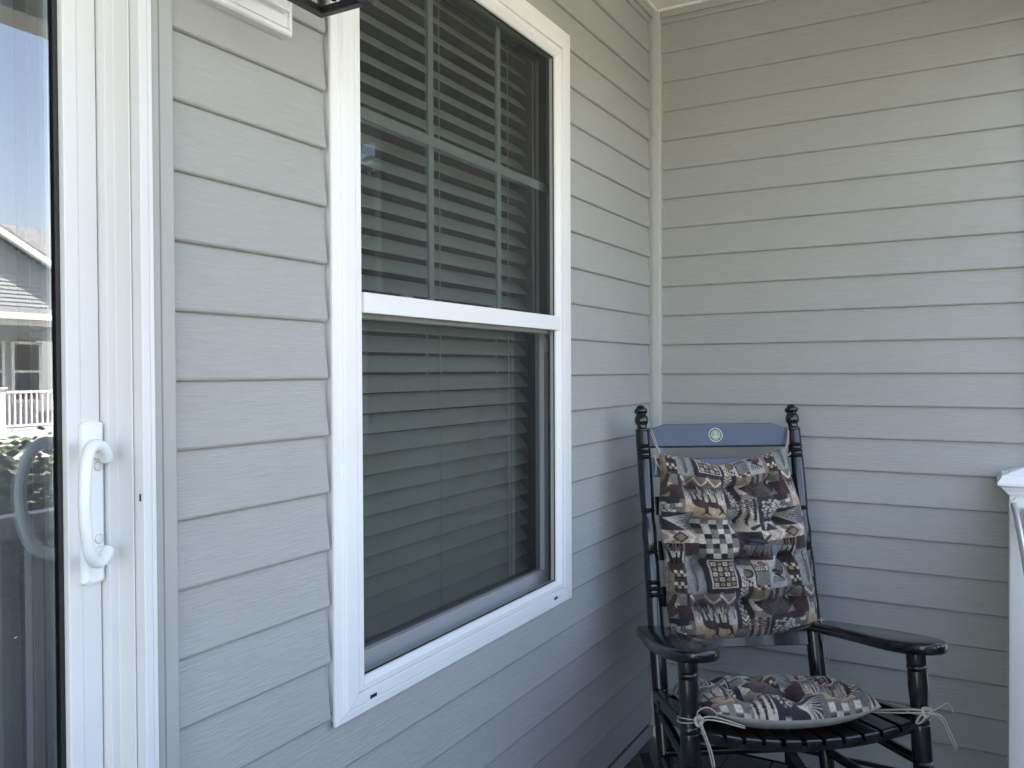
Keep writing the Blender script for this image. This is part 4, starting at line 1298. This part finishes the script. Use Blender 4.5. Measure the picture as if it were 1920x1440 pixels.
# back cushion: thing on its own, chair frame used as its own root frame
cb = empty('back_cushion', (-0.8367, -0.6855, 0.0), rot, label='tufted patchwork wildlife print cushion tied upright to the chair back', cat='cushion')
TUF = [(x, y) for x in (.20, .50, .80) for y in (.17, .385, .60, .82)]
def back_pos(a, b):
    # outline in (x, z) of the chair frame
    TL, TR, BR, BL = np.array([-.196, 1.116]), np.array([.196, 1.124]), np.array([.238, .606]), np.array([-.192, .582])
    P = ((1 - a)[..., None] * (1 - b)[..., None] * TL + a[..., None] * (1 - b)[..., None] * TR + a[..., None] * b[..., None] * BR + (1 - a)[..., None] * b[..., None] * BL)
    x, z = P[..., 0], P[..., 1]
    s = np.sin(np.pi * a)
    z = z - .040 * s ** 1.5 * (1 - b) ** 3 - .004 * np.sin(a * 17) * (1 - b) ** 6 - .012 * s * b ** 4
    x = x + .010 * np.sin(np.pi * b) * (2 * a - 1) - .004 * np.sin(b * 13) * (2 * a - 1) * np.abs(2 * a - 1)
    base = D0 + LN * (z - .1) / 1.1599 - .018
    base = base + .006 * (1 - (2 * a - 1) ** 2)
    th = .094 * edge_prof(a, 2.6) * edge_prof(b, 3.2)
    dent = np.zeros_like(a); pull = np.zeros_like(a)
    for (tx, ty) in TUF:
        d2 = ((a - tx) / .090) ** 2 + ((b - ty) / .068) ** 2
        dent += .040 * np.exp(-d2) + .046 * np.exp(-d2 * 5)
        # creases running between tufts
    for tx in (.20, .50, .80): dent += .017 * np.exp(-((a - tx) / .032) ** 2) * (0.65 + .35 * np.cos(b * 29))
    for ty in (.17, .385, .60, .82): dent += .014 * np.exp(-((b - ty) / .026) ** 2) * (0.65 + .35 * np.cos(a * 21))
    wr = .0034 * np.sin(a * 31 + 5 * np.sin(b * 9)) * np.sin(b * 23 + 3 * np.sin(a * 7)) + .0014 * np.sin(a * 67 + b * 40)
    h = np.maximum(th - dent * edge_prof(a, 3) * edge_prof(b, 3) + wr * (th / .06), .001)
    y = base - h
    yb = base + .006 * edge_prof(a, 3.0) * edge_prof(b, 4.0) + .001
    return np.stack([x, y, z], -1), np.stack([x, yb, z], -1)
NXb, NYb = 290, 380
bc = cushion('cushion_body', cb, NXb, NYb, back_pos, lambda a, b: (-78 + 748 * a, 335 + 1048 * b), [M['fabric'], M['cush_back']])

cs = empty('seat_cushion', (-0.8367, -0.6855, 0.0), rot, label='tufted patchwork wildlife print cushion lying flat on the rocking chair seat', cat='cushion')
TUS = [(x, y) for x in (.22, .5, .78) for y in (.24, .52, .80)]
def seat_pos(a, b):
    # b = 0 at the rear, 1 at the front; rounded-corner outline
    u, v = 2 * a - 1, 2 * b - 1
    # squircle mapping of the square onto a rounded square
    k = .18
    uu = u * np.sqrt(1 - k * v * v * .9); vv = v * np.sqrt(1 - k * u * u * .9)
    x = -.016 + .222 * uu + .006 * vv
    y = .190 - .202 * vv + .012 * uu
    z0 = .4370 + .030 * (np.abs(x) / .25) ** 2.1 - .055 * y
    eu_, ev_ = edge_prof(a, 3.2), edge_prof(b, 3.2)
    mid = z0 + .034 + .010 * v
    th = .060 * eu_ * ev_
    dent = np.zeros_like(a)
    for (tx, ty) in TUS:
        d2 = ((a - tx) / .085) ** 2 + ((b - ty) / .085) ** 2
        dent += .036 * np.exp(-d2) + .024 * np.exp(-d2 * 5)
    for tx in (.22, .5, .78): dent += .014 * np.exp(-((a - tx) / .05) ** 2)
    for ty in (.24, .52, .80): dent += .014 * np.exp(-((b - ty) / .05) ** 2)
    wr = .0016 * np.sin(a * 37 + 4 * np.sin(b * 8)) * np.sin(b * 29) + .001 * np.sin(a * 71 + b * 33)
    top = mid + np.maximum(th - dent * eu_ * ev_ + .010 * eu_ * ev_, .0005) + wr * eu_ * ev_
    bot = np.maximum(mid - .036 * eu_ * ev_ - .0005, z0 + .001)
    return np.stack([x, y, top], -1), np.stack([x, y, bot], -1)
cushion('cushion_body', cs, 260, 250, seat_pos, lambda a, b: (120 + 800 * a, 700 + 720 * b), [M['fabric'], M['cush_back']])

def tie(parent, paths, r=.0020, nm='tie'):
    bm = B()
    for p in paths:
        pts, rr = p if isinstance(p, tuple) else (p, r)
        tube(bm, pts, rr, 8, 6, flat=(1.25, .7))
    build(nm, bm, M['rope'], parent, local=True, smooth=True)
# seat ties at the two front posts (chair frame)
for s in (-1, 1):
    X = s * .2775
    r = .0262
    zt = .497
    loop = [(X + r * math.cos(t), r * math.sin(t), zt + .002 * math.sin(t * 2)) for t in np.linspace(0, 2 * math.pi, 15)]
    loop2 = [(X + (r + .001) * math.cos(t), (r + .001) * math.sin(t), zt - .006 + .003 * math.cos(t)) for t in np.linspace(0, 2 * math.pi, 15)]
    kn = (X + (.012 if s < 0 else -.004), -r - .004, zt - .002)
    knot = [(kn[0] + .008 * math.cos(t), kn[1] - .004 - .003 * math.sin(t * 2), kn[2] + .009 * math.sin(t)) for t in np.linspace(0, 2 * math.pi, 11)]
    cx = -.150 if s < 0 else .178
    cz = .468 if s < 0 else .478
    cy = .002 if s < 0 else .055
    run = [(kn[0], kn[1] - .002, kn[2]), (X + (-s) * .05, -.022, zt - .004), (cx, cy - .008, cz)]
    run2 = [(kn[0], kn[1] - .002, kn[2] + .005), (X + (-s) * .05, -.021, zt + .003), (cx, cy - .006, cz + .004)]
    if s < 0:
        bow = [(kn[0], kn[1] - .004, kn[2]), (kn[0] - .004, kn[1] - .008, kn[2] + .022), (kn[0] + .016, kn[1] - .010, kn[2] + .032), (kn[0] + .036, kn[1] - .008, kn[2] + .022), (kn[0] + .042, kn[1] - .006, kn[2] + .008)]
        t1 = [(kn[0], kn[1] - .005, kn[2]), (kn[0] + .006, kn[1] - .010, kn[2] - .025), (kn[0] + .018, kn[1] - .009, kn[2] - .060), (kn[0] + .026, kn[1] - .010, kn[2] - .100)]
        t2 = [(kn[0] + .003, kn[1] - .005, kn[2]), (kn[0] + .012, kn[1] - .013, kn[2] - .030), (kn[0] + .024, kn[1] - .012, kn[2] - .065), (kn[0] + .030, kn[1] - .012, kn[2] - .098)]
        paths = [loop, loop2, (knot, .0036), (run, .0027), (run2, .0027), bow, (t1, .0024), (t2, .0022)]
    else:
        bow = [(kn[0], kn[1] - .004, kn[2]), (kn[0] - .018, kn[1] - .010, kn[2] - .004), (kn[0] - .030, kn[1] - .011, kn[2] - .020), (kn[0] - .018, kn[1] - .011, kn[2] - .019), (kn[0], kn[1] - .006, kn[2] - .004)]
        t1 = [(kn[0], kn[1] - .005, kn[2]), (kn[0] + .022, kn[1] - .012, kn[2] + .010), (kn[0] + .044, kn[1] - .014, kn[2] + .022), (kn[0] + .054, kn[1] - .013, kn[2] + .012), (kn[0] + .060, kn[1] - .013, kn[2] + .000)]
        t2 = [(kn[0], kn[1] - .005, kn[2]), (kn[0] + .026, kn[1] - .014, kn[2] - .010), (kn[0] + .042, kn[1] - .016, kn[2] - .045), (kn[0] + .060, kn[1] - .014, kn[2] - .086)]
        t3 = [(kn[0], kn[1] - .005, kn[2]), (kn[0] + .030, kn[1] - .013, kn[2] - .006), (kn[0] + .048, kn[1] - .015, kn[2] - .042), (kn[0] + .064, kn[1] - .013, kn[2] - .080)]
        paths = [loop, loop2, (knot, .0040), (run, .0026), (run2, .0026), (bow, .0024), t1, t2, (t3, .0024)]
    tie(cs, paths)
# back ties at the upper corners and lower right
for s in (-1, 1):
    q = bpt(s, 1.17)
    xk = s * .206
    yk = bpt(s, 1.12).y - .016
    a = [(s * .193, yk - .004, 1.115), (s * .203, yk - .006, 1.145), (s * .2125, bpt(s, 1.18).y - .018, 1.182), (s * .216, bpt(s, 1.19).y, 1.190)]
    b = [(s * .193, yk - .004, 1.112), (s * .206, yk - .005, 1.140), (s * .2155, bpt(s, 1.17).y - .014, 1.178)]
    c = [(s * .193, yk - .003, 1.112), (s * .207, yk - .006, 1.104), (s * .214, yk, 1.110), (s * .216, yk + .02, 1.112)]
    d = [(s * .212, yk - .010, 1.110), (s * .204, yk - .012, 1.085), (s * .194, yk - .011, 1.066)]
    e = [(s * .212, yk - .010, 1.110), (s * .207, yk - .012, 1.080), (s * .209, yk - .010, 1.052)]
    tie(cb, [a, (b, .0024), c] + ([d, e] if s < 0 else []))
yk = bpt(1, .61).y - .026
tie(cb, [[(.236, yk + .004, .622), (.246, yk - .004, .628), (.258, yk + .004, .618), (.262, yk + .03, .612)],
         [(.244, yk - .004, .625), (.250, yk - .006, .585), (.248, yk - .004, .540), (.252, yk - .004, .480), (.256, yk - .003, .440)],
         [(.244, yk - .004, .625), (.262, yk - .008, .590), (.266, yk - .006, .550), (.258, yk - .004, .500), (.254, yk - .003, .455)],
         [(.246, yk - .004, .625), (.240, yk - .008, .592), (.246, yk - .008, .555), (.252, yk - .005, .520)]], .0026)

# ---------------------------------------------------------------- what the panes reflect: hedge, trees, the house opposite
def leaves(bm, n, f, size):
    for _ in range(n):
        p = Vector(f())
        d = Vector((rnd.gauss(0, 1), rnd.gauss(0, 1), rnd.gauss(.2, .7))).normalized()
        u, v = frame_at(d)
        l = size * rnd.uniform(.6, 1.3); w = l * .45
        bm.faces.new([bm.verts.new(q) for q in (p - u * l * .5, p + v * w * .5, p + u * l * .5, p - v * w * .5)])
def shrub(x, y, z0, h, r, lab):
    t = empty('hedge_shrub', (x, y, z0), label=lab, cat='shrub', group='shrubs along the front of the porch')
    bm = B()
    def f():
        while True:
            a, b, c = rnd.uniform(-1, 1), rnd.uniform(-1, 1), rnd.uniform(0, 1)
            if a * a + b * b < 1 - .35 * c ** 3: return (x + a * r, y + b * r, z0 + .05 + c * h * rnd.uniform(.85, 1.05))
    leaves(bm, 15000, f, .062)
    build('crown', bm, M['leaf'], t)
    bm = B()
    for i in range(6): tube(bm, [(x + rnd.uniform(-.1, .1), y + rnd.uniform(-.1, .1), z0 - .02), (x + rnd.uniform(-.25, .25) * r * 2, y + rnd.uniform(-.25, .25) * r * 2, z0 + h * .8)], [.016, .006], 6)
    build('stem', bm, M['bark'], t)
SHR = [(-4.1, -2.5, 1.55, 'low leafy shrub below the porch railing far to the left'), (-3.1, -2.6, 1.70, 'tall leafy shrub below the porch railing beyond the sliding door'), (-2.1, -2.5, 1.45, 'small rounded shrub between taller shrubs below the railing'),
       (-1.25, -2.65, 1.56, 'broad leafy shrub mirrored in the middle of the door glass'), (-0.72, -2.75, 1.64, 'tallest leafy shrub mirrored beside the door handle'), (0.15, -2.7, 1.5, 'shrub nearest the end wall below the railing')]
for (x, y, h, lab) in SHR: shrub(x, y, -.72, h, .56, lab)

def tree(x, y, h, r, lab):
    t = empty('leafy_tree', (x, y, -.72), label=lab, cat='tree', group='trees beyond the lawn')
    bm = B(); tube(bm, [(x, y, -.75), (x + .1, y, h * .3), (x - .05, y + .1, h * .75)], [.22, .16, .06], 10, 5)
    for i in range(9):
        a = i * 2.4; z = h * (.3 + .05 * i)
        tube(bm, [(x + .05, y, z), (x + math.cos(a) * r * .4, y + math.sin(a) * r * .4, z + .5), (x + math.cos(a) * r * .8, y + math.sin(a) * r * .8, z + .8)], [.06, .04, .015], 6, 3)
    build('trunk', bm, M['bark'], t)
    cl = []
    for i in range(34):
        a, q = rnd.uniform(0, 6.28), rnd.uniform(0, 1) ** .5
        z = rnd.uniform(.32, 1.0)
        k = r * math.sin(math.pi * min(1, max(.12, (1.08 - z) / .80))) ** .7
        cl.append((x + math.cos(a) * q * k, y + math.sin(a) * q * k, h * z, rnd.uniform(.16, .30) * r))
    bm = B()
    def f():
        c = rnd.choice(cl); d = Vector((rnd.gauss(0, 1), rnd.gauss(0, 1), rnd.gauss(0, .8))).normalized() * c[3] * rnd.uniform(.5, 1.05)
        return (c[0] + d.x, c[1] + d.y, c[2] + d.z)
    leaves(bm, 4200, f, .20)
    build('crown', bm, M['tree_leaf'], t)
tree(8.6, -8.3, 4.6, 1.5, 'bushy tree beyond the lawn mirrored in the upper window glass')
tree(12.5, -7.2, 4.1, 1.9, 'rounder tree standing right of the tree mirrored in the window')
tree(-9.0, -17.0, 7.5, 2.6, 'tall tree left of the house opposite')
tree(-14.0, -24.0, 9.0, 3.2, 'tallest tree farthest left beyond the lawn')
tree(20.0, -26.0, 8.5, 3.0, 'tall tree behind the right end of the house opposite')

nb = empty('neighbour_house', (8.0, -23.5, -.72), label='grey clapboard house opposite with white railing mirrored in the sliding door', cat='house')
YF = -20.5
slab(nb, 'wall', M['house_siding'], 3.4, 10.2, YF - 6.0, YF, -.70, 2.60)
slab(nb, 'wall', M['house_siding'], 10.2005, 15.0, YF - 6.0, YF - 1.5, -.70, 2.75)
# gable with clapboard courses proud of each other
bm = B()
ap = 6.9; sl = .54; zt = 4.03 + (10.757 - ap) * sl
prism(bm, [(ap - (zt - 2.9) / sl + .2, 2.62), (10.757 - .0, 2.62), (10.757, 3.9), (ap, zt - .12), (2 * ap - 10.757, 3.9)], YF - .6, YF - .02, axis='y'); fixn(bm)
build('gable_wall', bm, M['house_siding'], nb)
bm = B()
z = 2.93
while z < zt - .3:
    hw = min(10.55 - ap, (zt - .18 - z) / sl)
    xa, xb = ap - hw, ap + hw
    loft(bm, [[(xa, YF - .018, z), (xa, YF + .020, z), (xa, YF - .006, z + .1016)], [(xb, YF - .018, z), (xb, YF + .020, z), (xb, YF - .006, z + .1016)]])
    z += .1016
fixn(bm); o = build('gable_siding', bm, M['house_siding'], nb, kind='stuff')
for sg in (-1, 1):
    x1 = ap + sg * (10.80 - ap); z1 = zt - (10.80 - ap) * sl
    nrm = Vector((sg * sl, 0, 1)).normalized()
    for (y0, y1, h0, h1, nm, mt) in ((YF - 7, YF + .42, 0, .07, 'roof', M['shingle']), (YF + .30, YF + .45, -.17, -.004, 'rake_board', M['house_white'])):
        bm = B()
        q = [Vector((ap, 0, zt)) + nrm * h0 * 0 + Vector((0, 0, h0)), Vector((x1, 0, z1)) + Vector((0, 0, h0)), Vector((x1, 0, z1)) + Vector((0, 0, h1)), Vector((ap, 0, zt)) + Vector((0, 0, h1))]
        loft(bm, [[(p.x, y0, p.z) for p in q], [(p.x, y1, p.z) for p in q]]); fixn(bm)
        build(nm, bm, mt, nb)
slab(nb, 'eave_return', M['house_white'], 10.62, 10.86, YF - 1.0, YF + .30, 3.66, 3.90)
slab(nb, 'downspout', M['house_white'], 10.70, 10.76, YF + .03, YF + .09, 2.70, 3.66)
# main roof behind, ridge level
bm = B(); loft(bm, [[(6.5, YF - .8, 3.55), (6.5, YF - 4.6, 5.88), (6.5, YF - 8.4, 3.55)], [(17.5, YF - .8, 3.55), (17.5, YF - 4.6, 5.88), (17.5, YF - 8.4, 3.55)]]); fixn(bm); build('roof', bm, M['shingle'], nb)
slab(nb, 'wall', M['house_siding'], 10.9, 17.0, YF - 8.0, YF - 1.2, 2.76, 3.54)
# porch: lower roof, gutter, deck, posts, railing
bm = B(); prism(bm, [(YF + 2.15, 2.66), (YF + 2.15, 2.60), (YF - .015, 2.60), (YF - .015, 3.0)], 3.2, 12.2, axis='x'); fixn(bm); build('porch_roof', bm, M['shingle'], nb)
slab(nb, 'gutter', M['house_white'], 3.1, 12.25, YF + 2.152, YF + 2.26, 2.55, 2.70)
slab(nb, 'porch_fascia', M['house_white'], 3.2, 12.2, YF + 1.95, YF + 2.14, 2.42, 2.598)
slab(nb, 'porch_floor', M['house_white'], 3.2, 12.2, YF + .01, YF + 2.2, -.36, -.05)
slab(nb, 'porch_skirt', M['house_white'], 3.25, 12.15, YF + .05, YF + 2.1, -.70, -.365)
for wx in (8.60, 9.55, 11.3):
    slab(nb, 'window', M['house_white'], wx, wx + .78, YF + .002, YF + .05, .55, 2.12)
    slab(nb, 'window_glass', M['house_dark'], wx + .08, wx + .70, YF + .052, YF + .06, .63, 1.32)
    slab(nb, 'window_glass', M['house_dark'], wx + .08, wx + .70, YF + .052, YF + .06, 1.38, 2.04)
yr = YF + 2.05
for x0 in (3.3, 6.0, 8.1, 10.22, 12.0):
    slab(nb, 'porch_post', M['house_white'], x0, x0 + .12, yr - .06, yr + .06, -.048, .94)
    slab(nb, 'post_cap', M['house_white'], x0 - .035, x0 + .155, yr - .095, yr + .095, .941, .985)
slab(nb, 'porch_column', M['house_white'], 3.32, 3.46, yr - .07, yr + .07, .986, 2.42)
slab(nb, 'porch_column', M['house_white'], 11.99, 12.13, yr - .07, yr + .07, .986, 2.42)
slab(nb, 'top_rail', M['house_white'], 3.42, 12.0, yr - .035, yr + .035, .84, .90)
slab(nb, 'lower_rail', M['house_white'], 3.42, 12.0, yr - .03, yr + .03, .06, .11)
bm = B()
x = 3.5
while x < 11.98:
    if all(not (p - .03 < x < p + .13) for p in (6.0, 8.1, 10.22)): box(bm, x, x + .042, yr - .02, yr + .02, .111, .839)
    x += .13
build('baluster', bm, M['house_white'], nb, kind='stuff')
